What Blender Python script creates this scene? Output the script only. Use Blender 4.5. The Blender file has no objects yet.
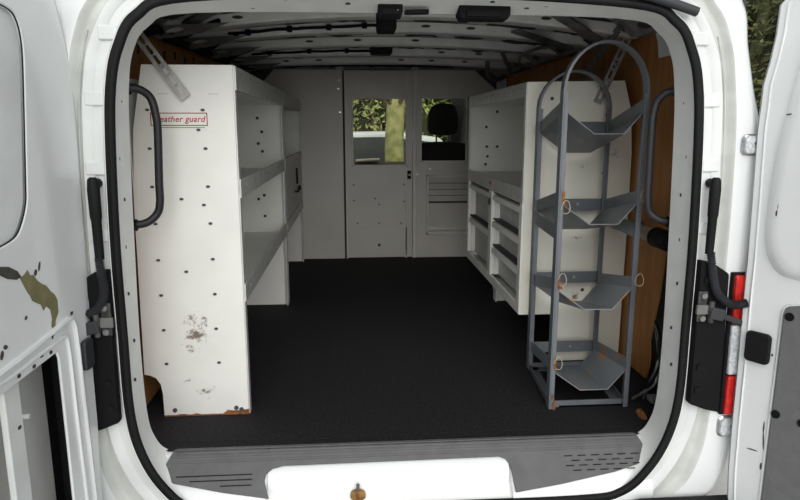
import bpy, bmesh, math, random
from mathutils import Vector, Matrix, noise
random.seed(7)
S = bpy.context.scene
COL = S.collection
R = math.radians

# ------------------------------------------------------------------ camera
cam_d = bpy.data.cameras.new('camera'); cam_d.sensor_width = 36; cam_d.lens = 634 / 800 * 36
cam_d.clip_start = .02; cam_d.clip_end = 300
cam = bpy.data.objects.new('camera', cam_d); COL.objects.link(cam)
cam.location = (-.165, -1.79, .95); cam.rotation_euler = (R(90 - 10.9), 0, R(-4.3))
S.camera = cam
# ------------------------------------------------------------------ world: overcast sky
SKY = .62
W = bpy.data.worlds.new('overcast_sky'); S.world = W; W.use_nodes = True
wn, wl = W.node_tree.nodes, W.node_tree.links
wn.clear()
tc = wn.new('ShaderNodeTexCoord'); sx = wn.new('ShaderNodeSeparateXYZ'); mp = wn.new('ShaderNodeMapRange')
mp.inputs[1].default_value = 0; mp.inputs[2].default_value = 1; mp.inputs[3].default_value = 1.0; mp.inputs[4].default_value = 1.0
bgc = wn.new('ShaderNodeBackground'); bgc.inputs[0].default_value = (.93, .97, 1.0, 1)
mu = wn.new('ShaderNodeMath'); mu.operation = 'MULTIPLY'; mu.inputs[1].default_value = SKY
wo = wn.new('ShaderNodeOutputWorld')
wl.new(tc.outputs['Generated'], sx.inputs[0]); wl.new(sx.outputs[2], mp.inputs[0]); wl.new(mp.outputs[0], mu.inputs[0])
wl.new(mu.outputs[0], bgc.inputs[1]); wl.new(bgc.outputs[0], wo.inputs[0])
sun_d = bpy.data.lights.new('hazy_sun', 'SUN'); sun_d.energy = 2.1; sun_d.angle = R(60); sun_d.color = (1, .98, .95)
sun = bpy.data.objects.new('hazy_sun', sun_d); COL.objects.link(sun); sun.rotation_euler = (R(64), 0, R(2)); sun.location = (0, -6, 8)
vs = S.view_settings
vs.view_transform = 'Standard'; vs.look = 'None'; vs.gamma = 1; vs.exposure = .24; vs.use_curve_mapping = False

# ------------------------------------------------------------------ materials
MATS = {}
def mat(name, col, rough=.5, metal=0., var=0., vscale=8., col2=None, bump=0., bscale=60., spec=.5, coat=0., trans=0., ior=1.45, stretch=None, sheen=0., thr=None):
    m = bpy.data.materials.new(name); m.use_nodes = True
    n, l = m.node_tree.nodes, m.node_tree.links
    b = n['Principled BSDF']
    b.inputs['Base Color'].default_value = (*col, 1); b.inputs['Roughness'].default_value = rough; b.inputs['Metallic'].default_value = metal
    b.inputs['Specular IOR Level'].default_value = spec; b.inputs['Coat Weight'].default_value = coat
    b.inputs['Transmission Weight'].default_value = trans; b.inputs['IOR'].default_value = ior
    t = n.new('ShaderNodeTexCoord'); mpn = n.new('ShaderNodeMapping'); l.new(t.outputs['Object'], mpn.inputs[0])
    if stretch: mpn.inputs['Scale'].default_value = stretch
    if col2 or var:
        nz = n.new('ShaderNodeTexNoise'); nz.inputs['Scale'].default_value = vscale; nz.inputs['Detail'].default_value = 6
        l.new(mpn.outputs[0], nz.inputs[0])
        r = n.new('ShaderNodeValToRGB'); l.new(nz.outputs[0], r.inputs[0])
        a, z = thr or (.35, .65)
        r.color_ramp.elements[0].position = a; r.color_ramp.elements[1].position = z
        c2 = col2 or tuple(max(0, c * (1 - var)) for c in col)
        r.color_ramp.elements[0].color = (*c2, 1); r.color_ramp.elements[1].color = (*col, 1)
        l.new(r.outputs[0], b.inputs['Base Color'])
    if bump:
        nb = n.new('ShaderNodeTexNoise'); nb.inputs['Scale'].default_value = bscale; nb.inputs['Detail'].default_value = 4
        l.new(mpn.outputs[0], nb.inputs[0])
        bp = n.new('ShaderNodeBump'); bp.inputs['Strength'].default_value = bump; bp.inputs['Distance'].default_value = .004
        l.new(nb.outputs[0], bp.inputs['Height']); l.new(bp.outputs[0], b.inputs['Normal'])
    MATS[name] = m
    return m
mat('van_white', (.80, .82, .82), .28, var=.05, vscale=5, coat=.3)
mat('jamb_white', (.76, .78, .77), .42, var=.14, vscale=7)
mat('jamb_worn', (.60, .62, .585), .5, var=.16, vscale=14)
mat('reveal_white', (.82, .83, .81), .45, var=.08, vscale=12)
mat('shelf_white', (.80, .80, .76), .42, var=.06, vscale=6)
mat('shelf_grey', (.56, .56, .54), .45, var=.12, vscale=9)
mat('galvanised', (.42, .42, .41), .42, metal=.5, var=.3, vscale=25)
mat('rail_metal', (.60, .60, .58), .4, metal=.25, var=.18, vscale=20)
mat('rack_grey', (.148, .163, .18), .42, var=.25, vscale=9, metal=.1)
mat('rack_inside', (.20, .222, .245), .4, metal=.1, vscale=9, col2=(.40, .20, .08), thr=(.35, .40))
mat('rust', (.30, .12, .04), .9, var=.6, vscale=60, bump=.5)
mat('partition_grey', (.60, .575, .53), .38, var=.10, vscale=3)
mat('partition_edge', (.68, .655, .61), .4, var=.1)
mat('roof_skin', (.20, .20, .19), .6, vscale=9, col2=(.05, .05, .05))  # dark mottled tone: shade between the roof bows put into the colour
mat('roof_bow', (.82, .82, .79), .45, var=.16, vscale=10)
mat('gusset_grey', (.26, .26, .25), .5, var=.3, vscale=15)
mat('hinge_metal', (.10, .10, .10), .45, metal=.4, var=.6, vscale=60)
mat('rail_dark', (.16, .16, .155), .55, var=.3, vscale=15)
mat('inner_dark', (.05, .05, .05), .7)
mat('plywood', (.50, .225, .065), .6, vscale=5, col2=(.33, .135, .036), stretch=(1, 6, .8), thr=(.25, .75), bump=.15, bscale=30)
mat('floor_mat', (.030, .028, .030), .8, vscale=120, col2=(.012, .011, .013), bump=.5, bscale=220, thr=(.4, .72), spec=.25)
mat('rubber', (.011, .011, .012), .6, var=.3, spec=.2)
mat('black_plastic', (.007, .007, .008), .7, var=.3, spec=.2)
mat('handle_black', (.014, .014, .016), .5)
mat('handle_grey', (.035, .036, .041), .45)
mat('sill_plastic', (.12, .12, .125), .55, var=.18, vscale=18, bump=.25, bscale=300)
mat('trim_panel', (.155, .155, .16), .6, var=.12, vscale=30, bump=.3, bscale=200)
mat('red_ink', (.42, .03, .03), .5)
mat('red_lens', (.62, .018, .014), .15, var=.45, vscale=40, coat=.4)
mat('clear_lens', (.66, .68, .70), .18, var=.35, vscale=110, bump=.8, bscale=90, coat=.3)
mat('chrome', (.55, .55, .56), .25, metal=.8, var=.4, vscale=40)
mat('steel', (.30, .30, .29), .4, metal=.6, var=.5, vscale=60)
mat('brass', (.42, .22, .07), .5, metal=.35, var=.5, vscale=60)
mat('wire', (.55, .45, .30), .5)
mat('olive_scar', (.23, .21, .10), .7, var=.25, vscale=30)
mat('dark_scar', (.075, .07, .06), .7, var=.4, vscale=30)
mat('pvc', (.36, .30, .22), .5, var=.3)
mat('seat_fabric', (.022, .019, .021), .85, var=.3, vscale=60, bump=.4, bscale=200)
mat('dash', (.10, .075, .06), .7, var=.4, vscale=6)
mat('paper', (.62, .48, .36), .8, var=.3, vscale=9)
mat('leaf_green', (.20, .26, .07), .6, vscale=3, col2=(.09, .13, .03))
mat('leaf_brown', (.21, .20, .065), .7, vscale=3, col2=(.10, .115, .032))
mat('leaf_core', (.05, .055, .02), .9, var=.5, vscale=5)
mat('leaf_yellow', (.60, .62, .24), .6, vscale=2, col2=(.32, .40, .13))
mat('bark', (.16, .12, .08), .9, var=.5, vscale=20, bump=.6, bscale=40)
mat('pale_bark', (.40, .37, .16), .9, vscale=9, col2=(.18, .19, .06), bump=.4, bscale=30)
mat('asphalt', (.62, .61, .585), .9, var=.15, vscale=6, bump=.4, bscale=80)
mat('grass', (.11, .14, .04), .9, vscale=3, col2=(.17, .14, .07))
mat('car_paint', (.72, .73, .74), .3, coat=.4, var=.03)
mat('car_glass', (.05, .055, .055), .5, spec=.2)
mat('tyre', (.02, .02, .02), .8)

def glass_mat():
    m = bpy.data.materials.new('window_glass'); m.use_nodes = True
    n, l = m.node_tree.nodes, m.node_tree.links
    n.remove(n['Principled BSDF'])
    t = n.new('ShaderNodeBsdfTransparent'); t.inputs[0].default_value = (.95, .96, .93, 1)
    g = n.new('ShaderNodeBsdfGlossy'); g.inputs['Roughness'].default_value = .03
    f = n.new('ShaderNodeFresnel'); f.inputs[0].default_value = 1.10
    mx = n.new('ShaderNodeMixShader')
    l.new(f.outputs[0], mx.inputs[0]); l.new(t.outputs[0], mx.inputs[1]); l.new(g.outputs[0], mx.inputs[2])
    l.new(mx.outputs[0], n['Material Output'].inputs[0]); MATS['window_glass'] = m
glass_mat()

def stained(base, name, col, spots, thresh=.52, scale=38., stretch=(1, 1, 1), rough=.42):
    """white sheet with scuffs: each spot = (centre, radii); scuffs are noise inside the spot"""
    m = mat(name, base, rough, var=.06, vscale=6)
    n, l = m.node_tree.nodes, m.node_tree.links
    b = n['Principled BSDF']
    src = b.inputs['Base Color'].links[0].from_socket
    t = n.new('ShaderNodeTexCoord')
    mpp = n.new('ShaderNodeMapping'); mpp.inputs['Scale'].default_value = stretch; l.new(t.outputs['Object'], mpp.inputs[0])
    nz = n.new('ShaderNodeTexNoise'); nz.inputs['Scale'].default_value = scale; nz.inputs['Detail'].default_value = 8; nz.inputs['Roughness'].default_value = .7
    l.new(mpp.outputs[0], nz.inputs[0])
    total = None
    for c, rad in spots:
        v = n.new('ShaderNodeVectorMath'); v.operation = 'SUBTRACT'; l.new(t.outputs['Object'], v.inputs[0]); v.inputs[1].default_value = c
        d = n.new('ShaderNodeVectorMath'); d.operation = 'DIVIDE'; l.new(v.outputs[0], d.inputs[0]); d.inputs[1].default_value = rad
        ln = n.new('ShaderNodeVectorMath'); ln.operation = 'LENGTH'; l.new(d.outputs[0], ln.inputs[0])
        mr = n.new('ShaderNodeMapRange'); mr.inputs[1].default_value = 1.; mr.inputs[2].default_value = .0; mr.inputs[3].default_value = 0; mr.inputs[4].default_value = .34
        l.new(ln.outputs['Value'], mr.inputs[0])
        if total is None: total = mr.outputs[0]
        else:
            a = n.new('ShaderNodeMath'); a.operation = 'MAXIMUM'; l.new(total, a.inputs[0]); l.new(mr.outputs[0], a.inputs[1]); total = a.outputs[0]
    ad = n.new('ShaderNodeMath'); ad.operation = 'ADD'; l.new(nz.outputs[0], ad.inputs[0]); l.new(total, ad.inputs[1])
    gt = n.new('ShaderNodeMapRange'); gt.inputs[1].default_value = thresh + .22; gt.inputs[2].default_value = thresh + .34; l.new(ad.outputs[0], gt.inputs[0])
    mx = n.new('ShaderNodeMix'); mx.data_type = 'RGBA'
    l.new(gt.outputs[0], mx.inputs[0]); l.new(src, mx.inputs[6]); mx.inputs[7].default_value = (*col, 1)
    l.new(mx.outputs[2], b.inputs['Base Color'])
    return m
stained((.80, .80, .76), 'end_panel_white', (.20, .16, .12),
        [((-.685, .24, .30), (.085, 1, .14)), ((-.655, .24, .085), (.06, 1, .06)), ((-.72, .24, .125), (.03, 1, .02)), ((-.70, .24, .245), (.04, 1, .08))])
stained((.80, .79, .70), 'right_panel_white', (.20, .13, .07),
        [((.73, .64, .80), (.05, 1, .05)), ((.72, .64, .52), (.06, 1, .04)), ((.73, .64, .28), (.07, 1, .05)), ((.86, .64, .85), (.05, 1, .05))])

# ------------------------------------------------------------------ mesh helpers
class MB:
    def __init__(s): s.v = []; s.f = []
    def add(s, vs_, fs):
        o = len(s.v); s.v += [tuple(p) for p in vs_]; s.f += [tuple(i + o for i in f) for f in fs]; return s
    def box(s, x0, x1, y0, y1, z0, z1):
        return s.add([(x0, y0, z0), (x1, y0, z0), (x1, y1, z0), (x0, y1, z0), (x0, y0, z1), (x1, y0, z1), (x1, y1, z1), (x0, y1, z1)],
                     [(0, 3, 2, 1), (4, 5, 6, 7), (0, 1, 5, 4), (1, 2, 6, 5), (2, 3, 7, 6), (3, 0, 4, 7)])
    def bar(s, a, b, w, h, up=(0, 0, 1)):
        a, b = Vector(a), Vector(b); d = (b - a).normalized(); u = Vector(up)
        if abs(d.dot(u)) > .98: u = Vector((0, 1, 0))
        r = d.cross(u).normalized() * w / 2; t = r.cross(d).normalized() * h / 2
        return s.add([a - r - t, a + r - t, a + r + t, a - r + t, b - r - t, b + r - t, b + r + t, b - r + t],
                     [(0, 1, 2, 3), (7, 6, 5, 4), (0, 4, 5, 1), (1, 5, 6, 2), (2, 6, 7, 3), (3, 7, 4, 0)])
    def loft(s, rings, closed=True, caps=False):
        n = len(rings[0]); vs_ = [p for r in rings for p in r]; fs = []
        for k in range(len(rings) - 1):
            for i in range(n if closed else n - 1):
                j = (i + 1) % n; fs.append((k * n + i, k * n + j, (k + 1) * n + j, (k + 1) * n + i))
        if caps: fs += [tuple(range(n))[::-1], tuple(range((len(rings) - 1) * n, len(rings) * n))]
        return s.add(vs_, fs)
    def tube(s, pts, r, seg=10, caps=True):
        pts = [Vector(p) for p in pts]; n = len(pts); rs = r if isinstance(r, (list, tuple)) else [r] * n
        rings = []; t0 = (pts[1] - pts[0]).normalized()
        nrm = t0.orthogonal().normalized()
        for i, p in enumerate(pts):
            t = ((pts[min(i + 1, n - 1)] - pts[max(i - 1, 0)])).normalized()
            nrm = (nrm - t * nrm.dot(t)).normalized(); bn = t.cross(nrm)
            rings.append([p + (nrm * math.cos(2 * math.pi * k / seg) + bn * math.sin(2 * math.pi * k / seg)) * rs[i] for k in range(seg)])
        return s.loft(rings, True, caps)
    def prism(s, pts, vec):
        pts = [Vector(p) for p in pts]; v = Vector(vec); n = len(pts)
        return s.add(pts + [p + v for p in pts], [tuple(range(n))[::-1], tuple(range(n, 2 * n))] + [(i, (i + 1) % n, n + (i + 1) % n, n + i) for i in range(n)])
    def build(s, name, m, parent=None, smooth=0, bevel=0, seg=2):
        me = bpy.data.meshes.new(name); me.from_pydata(s.v, [], s.f)
        return fin(name, me, m, parent, smooth, bevel, seg)
def fin(name, me, m, parent=None, smooth=0, bevel=0, seg=2, fixn=True):
    if fixn:
        bm = bmesh.new(); bm.from_mesh(me); bmesh.ops.recalc_face_normals(bm, faces=bm.faces); bm.to_mesh(me); bm.free()
    me.materials.append(MATS[m])
    o = bpy.data.objects.new(name, me); COL.objects.link(o)
    if parent: o.parent = parent
    if smooth:
        for p in me.polygons: p.use_smooth = True
        me.set_sharp_from_angle(angle=R(smooth))
    if bevel:
        b = o.modifiers.new('bevel', 'BEVEL'); b.width = bevel; b.segments = seg; b.limit_method = 'ANGLE'; b.angle_limit = R(40); b.harden_normals = True
        for p in me.polygons: p.use_smooth = True
        if not smooth: me.set_sharp_from_angle(angle=R(35))
    return o
def inst(src, name=None, parent=None, loc=None, rot=None):
    o = src.copy(); COL.objects.link(o)
    if name: o.name = name
    o.parent = parent
    if loc is not None: o.location = loc
    if rot is not None: o.rotation_euler = rot
    return o
def plate(name, outer, holes, thick, fmap, m, parent=None, bevel=0, smooth=0):
    """flat sheet from a 2D outline with holes; fmap(u,v,w) -> 3D"""
    bm = bmesh.new(); edges = []
    for lp in [outer] + list(holes):
        vs_ = [bm.verts.new((u, v, 0)) for u, v in lp]
        for i in range(len(vs_)): edges.append(bm.edges.new((vs_[i], vs_[(i + 1) % len(vs_)])))
    bmesh.ops.triangle_fill(bm, use_beauty=True, use_dissolve=False, edges=edges)
    bmesh.ops.dissolve_limit(bm, angle_limit=.01, verts=bm.verts, edges=bm.edges)
    ex = bmesh.ops.extrude_face_region(bm, geom=list(bm.faces))
    for g in ex['geom']:
        if isinstance(g, bmesh.types.BMVert): g.co.z = thick
    for v in bm.verts: v.co = Vector(fmap(*v.co))
    bmesh.ops.recalc_face_normals(bm, faces=bm.faces)
    me = bpy.data.meshes.new(name); bm.to_mesh(me); bm.free()
    return fin(name, me, m, parent, smooth, bevel, fixn=False)
def empty(name, loc=(0, 0, 0), rz=0):
    o = bpy.data.objects.new(name, None); COL.objects.link(o); o.location = loc; o.rotation_euler = (0, 0, rz); o.empty_display_size = .1; return o
def tag(o, label, cat, group=None):
    o['label'] = label; o['category'] = cat
    if group: o['group'] = group
    return o
def struct(o): o['kind'] = 'structure'; return o
def cr(pts, n=6, closed=False):
    pts = [Vector(p) for p in pts]; out = []; m = len(pts)
    for i in range(m if closed else m - 1):
        if closed: a, b, c, d = pts[i - 1], pts[i], pts[(i + 1) % m], pts[(i + 2) % m]
        else: a, b, c, d = pts[max(i - 1, 0)], pts[i], pts[i + 1], pts[min(i + 2, m - 1)]
        for k in range(n):
            t = k / n
            out.append(.5 * ((2 * b) + (c - a) * t + (2 * a - 5 * b + 4 * c - d) * t * t + (3 * b - a - 3 * c + d) * t ** 3))
    if not closed: out.append(pts[-1])
    return out
def rrect(u0, u1, v0, v1, r, n=5):
    out = []
    for cx, cy, a0 in ((u1 - r, v0 + r, -90), (u1 - r, v1 - r, 0), (u0 + r, v1 - r, 90), (u0 + r, v0 + r, 180)):
        for k in range(n + 1):
            a = R(a0 + 90 * k / n); out.append((cx + r * math.cos(a), cy + r * math.sin(a)))
    return out
def ellipse(cu, cv, a, b, n=14, rot=0):
    return [(cu + a * math.cos(t) * math.cos(rot) - b * math.sin(t) * math.sin(rot), cv + a * math.cos(t) * math.sin(rot) + b * math.sin(t) * math.cos(rot)) for t in [2 * math.pi * k / n for k in range(n)]]
XZ = lambda y, s=1: (lambda u, v, w: (u, y + s * w, v))
YZ = lambda x, s=1: (lambda u, v, w: (x + s * w, u, v))
def disc_mesh(r, h, axis='y', seg=10):
    m = MB()
    if axis == 'y': m.tube([(0, 0, 0), (0, -h, 0)], r, seg)
    elif axis == 'x': m.tube([(0, 0, 0), (-h, 0, 0)], r, seg)
    else: m.tube([(0, 0, 0), (0, 0, h)], r, seg)
    return m

# ================================================================== GROUND
g = MB(); g.box(-40, 40, -40, 60, -.80, -.75)
ground = struct(g.build('ground', 'asphalt'))
g = MB(); g.box(-40, 40, 5.6, 60, -.75, -.735); struct(g.build('grass_verge', 'grass'))
g = MB(); g.box(2.4, 40, -6, 5.6, -.75, -.735); struct(g.build('grass_verge', 'grass'))

# ================================================================== VAN: rear body frame
def halfring(y, pts): return [(x, y, z) for x, z in pts]
RA = [(0, -.005), (.50, -.005), (.66, -.005), (.725, -.003), (.762, .035), (.782, .12), (.786, .35), (.779, .65), (.770, .92), (.762, 1.05), (.745, 1.145), (.70, 1.213), (.58, 1.250), (0, 1.256)]
RB = [(0, -.150), (.50, -.150), (.635, -.13), (.715, -.055), (.767, .05), (.790, .18), (.791, .40), (.790, .65), (.780, .92), (.767, 1.06), (.742, 1.15), (.692, 1.225), (.56, 1.272), (0, 1.292)]
RD = [(0, -.19), (.55, -.19), (.70, -.175), (.80, -.12), (.85, -.03), (.870, .1), (.876, .35), (.876, .65), (.868, .92), (.853, 1.06), (.832, 1.165), (.785, 1.255), (.66, 1.325), (0, 1.35)]
RF = [(0, -.22), (.6, -.22), (.78, -.21), (.89, -.18), (.955, -.08), (.978, .1), (.985, .35), (.982, .65), (.960, .92), (.924, 1.06), (.898, 1.165), (.872, 1.275), (.76, 1.375), (0, 1.415)]
def ring(y, half, dx=0, dz=0, n=5):
    def yy(i): return y[i] if isinstance(y, list) else y
    h = [Vector((x + dx * min(1, abs(x) / .5) * (1), yy(i), z + (dz if z > 1 else (-dz if z < 0 else 0)))) for i, (x, z) in enumerate(half)]
    full = h + [Vector((-p.x, p.y, p.z)) for p in h[-2:0:-1]]
    return cr(full, n, True)
def off(half, d):   # outward offset of a half ring
    out = []
    for i, (x, z) in enumerate(half):
        a = half[max(i - 1, 0)]; b = half[min(i + 1, len(half) - 1)]
        t = Vector((b[0] - a[0], b[1] - a[1])).normalized(); nx, nz = t.y, -t.x
        if i == 0: nx, nz = 0, -1
        if i == len(half) - 1: nx, nz = 0, 1
        out.append((x + nx * d, z + nz * d))
    return out
m = MB()
m.loft([ring(.05, off(RA, .14)), ring(.03, off(RA, .02)), ring(.02, RA), ring(-.04, [((a[0] + b[0]) / 2, (a[1] + b[1]) / 2) for a, b in zip(RA, RB)]),
        ring(-.10, RB), ring(-.105, off(RB, .012))])
wall_rear = struct(m.build('wall_rear', 'reveal_white', smooth=50))
m = MB(); m.loft([ring(-.105, off(RB, .012)), ring(-.09, off(RB, .02)), ring(-.088, off(RB, .042)), ring(-.092, off(RB, .046)), ring(-.094, off(RB, .068))])
jamb = m.build('jamb_flange', 'jamb_white', wall_rear, smooth=50)
m = MB(); m.loft([ring(-.094, off(RB, .068)), ring(-.089, off(RD, -.012)), ring(-.093, RD), ring(-.103, off(RD, .006)), ring(-.106, off(RD, .014))])
m.build('jamb_channel', 'jamb_worn', wall_rear, smooth=50)
m = MB(); m.loft([ring(-.106, off(RD, .014)), ring(-.112, off(RF, -.03)), ring(-.100, off(RF, -.008)), ring(-.075, off(RF, .012)), ring(.0, off(RF, .035)), ring(.12, off(RF, .045)), ring(.5, off(RF, .045))])
m.build('quarter_panel', 'van_white', wall_rear, smooth=60)
# rubber door seal (double bead)
def sweep_ring(half, y, r, name, matn):
    c = ring(y, half, n=7); c = c + [c[0]]
    mm = MB(); mm.tube(c, r, 8, False); return mm.build(name, matn, wall_rear, smooth=60)
sweep_ring(off(RB, -.006), -.104, .0108, 'door_seal', 'rubber')
sweep_ring(off(RB, .004), -.102, .0070, 'door_seal', 'rubber')
# pressed pads along the jambs
for sgn in (-1, 1):
    for z0, x0 in ((1.165, .765), (1.005, .812), (.83, .825), (.655, .832)):
        mm = MB(); mm.box(sgn * x0 - .024, sgn * x0 + .024, -.0965, -.088, z0, z0 + .036)
        mm.build('pressed_pad', 'jamb_white', wall_rear, bevel=.006, seg=3)
# vertical crease line / sealant bead on each jamb
for sgn in (-1, 1):
    mm = MB(); mm.tube(cr([(sgn * .862, -.088, .60), (sgn * .864, -.088, .8), (sgn * .854, -.09, .98), (sgn * .838, -.09, 1.10), (sgn * .815, -.09, 1.19)], 5), .004, 6)
    mm.build('sealant_bead', 'jamb_worn', wall_rear, smooth=60)
# black lower pillar cladding
for sgn in (-1, 1):
    mm = MB(); prof = [(.807, .585), (.845, .577), (.894, .545), (.905, .125), (.862, .135), (.811, .155)]
    mm.prism([(sgn * x, -.122, z) for x, z in prof], (0, .03, 0)); cl = mm.build('pillar_cladding', 'black_plastic', wall_rear, bevel=.006)
    for z in (.53, .27, .20):
        d = disc_mesh(.011, .006, 'y'); o = d.build('screw', 'black_plastic', wall_rear); o.location = (sgn * .83, -.121, z)
# small slots punched in the reveal
slot = MB(); slot.box(-.0025, .0025, -.0022, .0022, -.0045, .0045); slot_src = None
for sgn in (-1, 1):
    for z in (1.02, .87, .76, .63, .50, .36, .25):
        x = (.778 if z < 1 else .768) - .0
        if slot_src is None: o = slot_src = slot.build('reveal_slot', 'inner_dark', wall_rear)
        else: o = inst(slot_src, 'reveal_slot', wall_rear)
        o.location = (sgn * (x + .002 + .006 * (z < .7)), -.035 + .01 * math.sin(z * 20), z)
# holes in the roof header
for x, y in ((-.44, -.02), (-.42, .0), (-.17, -.03), (-.33, -.045), (.31, -.02), (.36, -.03), (.21, -.05)):
    d = disc_mesh(.007, .004, 'z', 8); o = d.build('header_hole', 'inner_dark', wall_rear); o.location = (x, y, 1.2625 + (-y) * .30 - .0035)
# drip rubber along the header
mm = MB(); mm.tube(cr([(-.2, -.118, 1.335), (.3, -.118, 1.325), (.55, -.118, 1.293), (.66, -.118, 1.268), (.735, -.118, 1.246)], 6), .013, 8)
mm.build('drip_rubber', 'handle_grey', wall_rear, smooth=60)
# sill: 45 degree step, white, with a recess in the middle
mm = MB()
for x0, x1, rec in ((-.735, -.428, 0), (-.428, .300, 1), (.300, .735, 0)):
    if rec: prof = [(.015, -.004), (-.034, -.042), (-.052, -.054), (-.062, -.072), (-.070, -.16), (.015, -.16)]
    else: prof = [(.015, -.004), (-.002, -.006), (-.07, -.078), (-.10, -.115), (-.104, -.16), (.015, -.16)]
    mm.prism([(x0, y, z) for y, z in prof], (x1 - x0, 0, 0))
sill = mm.build('sill', 'van_white', wall_rear, bevel=.006, seg=3)

# striker on the sill recess
st = empty('sill_striker', (-.161, -.068, -.117))
mm = MB(); mm.tube([(0, -.002, .0), (0, -.020, .0)], .020, 14); mm.build('striker_pad', 'brass', st, smooth=40).scale = (1.15, 1, .75)
mm = MB(); mm.tube([(0, -.012, .012), (0, -.014, .036)], .005, 8); mm.build('pin', 'steel', st)
mm = MB(); mm.box(-.004, .004, -.024, -.018, -.008, .010); mm.build('slot_bolt', 'rust', st)
tag(st, 'rusty brass coloured latch striker on the white rear sill', 'striker')

# grey scuff plate
def sl(x, y, up=.004): return (x, y - up * .7, y + up * .7)
outl = [(-.705, .010), (.713, .010), (.735, -.055), (.62, -.075), (.45, -.095), (.306, -.108), (.300, -.060), (.292, -.043), (.274, -.035), (-.385, -.037), (-.425, -.045), (-.437, -.06), (-.418, -.100), (-.55, -.085), (-.73, -.060)]
def sill_map(u, v, w):
    if v > 0: return (u, v, .001 + w)
    return (u, v - .7 * w, v * 1.06 + .001 + .7 * w)
bmv = outl
scuff = struct(empty('trim_1', (0, 0, 0)))
mm = MB()
# build as strips so the plate can bend over the sill edge
def xs_at(side, v): pass
plate('scuff_strip', [(-.70, .012), (.708, .012), (.716, -.001), (-.709, -.001)], [], .005, lambda u, v, w: (u, v, .0 + w), 'sill_plastic', scuff, bevel=.002)
plate('scuff_strip', [(-.709, -.001), (.716, -.001), (.748, -.052), (.62, -.075), (.45, -.095), (.306, -.108), (.302, -.070), (.297, -.050), (.288, -.040), (.270, -.035), (-.38, -.037), (-.412, -.042), (-.430, -.052), (-.434, -.066), (-.418, -.100), (-.55, -.085), (-.745, -.056)],
      [], .007, lambda u, v, w: (u, v - .7 * w, v * 1.06 + .7 * w), 'sill_plastic', scuff, bevel=.003)
rib_src = None
def rib(x0, x1, v, mname='sill_plastic', h=.0035, w=.006):
    mm = MB(); y, z = v - .0055, v * 1.06 + .006
    mm.bar((x0, y, z), (x1, y, z), w, h, up=(0, -.7, .7)); return mm.build('scuff_rib', mname, scuff, bevel=.001)
for v in (-.006, -.013, -.024): rib(-.70, .71, v)
for x0, x1, v in ((-.69, -.47, -.052), (-.65, -.47, -.062), (-.56, -.47, -.073)): rib(x0, x1, v, 'rubber', .0022, .003)
for r_, v in enumerate((-.040, -.050, -.060, -.070)):
    for k in range(6 - (r_ == 3)):
        x0 = .47 + k * .042 + (r_ % 2) * .02
        if x0 < .70: rib(x0, x0 + .026, v, 'rubber', .0022, .003)

# bumper
bp = MB()
bp.loft([[(x, y, z) for y, z in ((-.10, -.16 + dz), (-.13, -.135 + dz), (-.27 + c, -.140 + dz), (-.30 + c, -.17 + dz), (-.30 + c, -.38), (-.10, -.38))] for x, dz, c in
         ((-1.0, 0, .08), (-.92, 0, .02), (-.70, 0, 0), (-.62, -.12, 0), (.62, -.12, 0), (.675, 0, 0), (.92, 0, .02), (1.0, 0, .08))], True, True)
bump = bp.build('rear_bumper', 'rubber', bevel=.008)
tag(bump, 'black plastic rear bumper under the open van doorway', 'bumper')

# ================================================================== VAN: floor, walls, roof
mm = MB(); mm.box(-.775, .775, .0125, .06, -.03, -.001); mm.box(-.895, .95, .06, 2.9, -.03, 0)
floor = struct(mm.build('floor', 'floor_mat'))
FR = 4.55
def side_wall(sgn, name):
    f = MB()
    wi = .895 if sgn < 0 else .952
    f.prism([(sgn * wi, .05, -.05), (sgn * wi, .05, 1.30), (sgn * (wi - .01), .05, 1.36), (sgn * .965, .05, 1.36), (sgn * .985, .05, 1.1), (sgn * 1.0, .05, .6), (sgn * 1.0, .05, -.4), (sgn * wi, .05, -.4)], (0, 2.83, 0))
    return struct(f.build(name, 'inner_dark'))
wall_left = side_wall(-1, 'wall_left'); wall_right = side_wall(1, 'wall_right')
# plywood lining
edge_r = [(.30, .60), (.335, .545), (.340, .47), (.352, .40), (.358, .335), (.375, .28), (.392, .22), (.398, .165), (.388, .11), (.392, .06), (.42, .012)]
plate('plywood_lining', [(2.75, .012), (2.75, 1.325), (1.3, 1.318), (.10, 1.285), (.10, .72), (.16, .66)] + edge_r, [], .008, YZ(.938, 1), 'plywood', wall_right)
plate('plywood_lining', [(2.75, .012), (2.75, 1.325), (1.97, 1.318), (.63, 1.268), (.10, 1.25), (.10, .012)], [], .008, YZ(-.880, -1), 'plywood', wall_left)
# slots along the plywood top
sm = MB(); sm.box(-.003, .003, -.010, .010, -.016, .016); s0 = None
for k in range(12):
    if s0 is None: o = s0 = sm.build('lining_slot', 'inner_dark', wall_left)
    else: o = inst(s0, 'lining_slot', wall_left)
    o.location = (-.879, .34 + k * .155, 1.215 + .006 * k - .01 * (k % 2))
# steel wheel well corner seen behind the rack, and torn black liner
lin = [(.33, .56), (.35, .40), (.375, .28), (.392, .16), (.388, .004)]
mm = MB(); mm.loft([[(.950, y - .14, z) for y, z in lin], [(.942, y + .01 * math.sin(i * 5), z) for i, (y, z) in enumerate(lin)], [(.947, y + .012, z) for y, z in lin]], False)
mm.build('torn_liner', 'rubber', wall_right, smooth=60)

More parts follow.
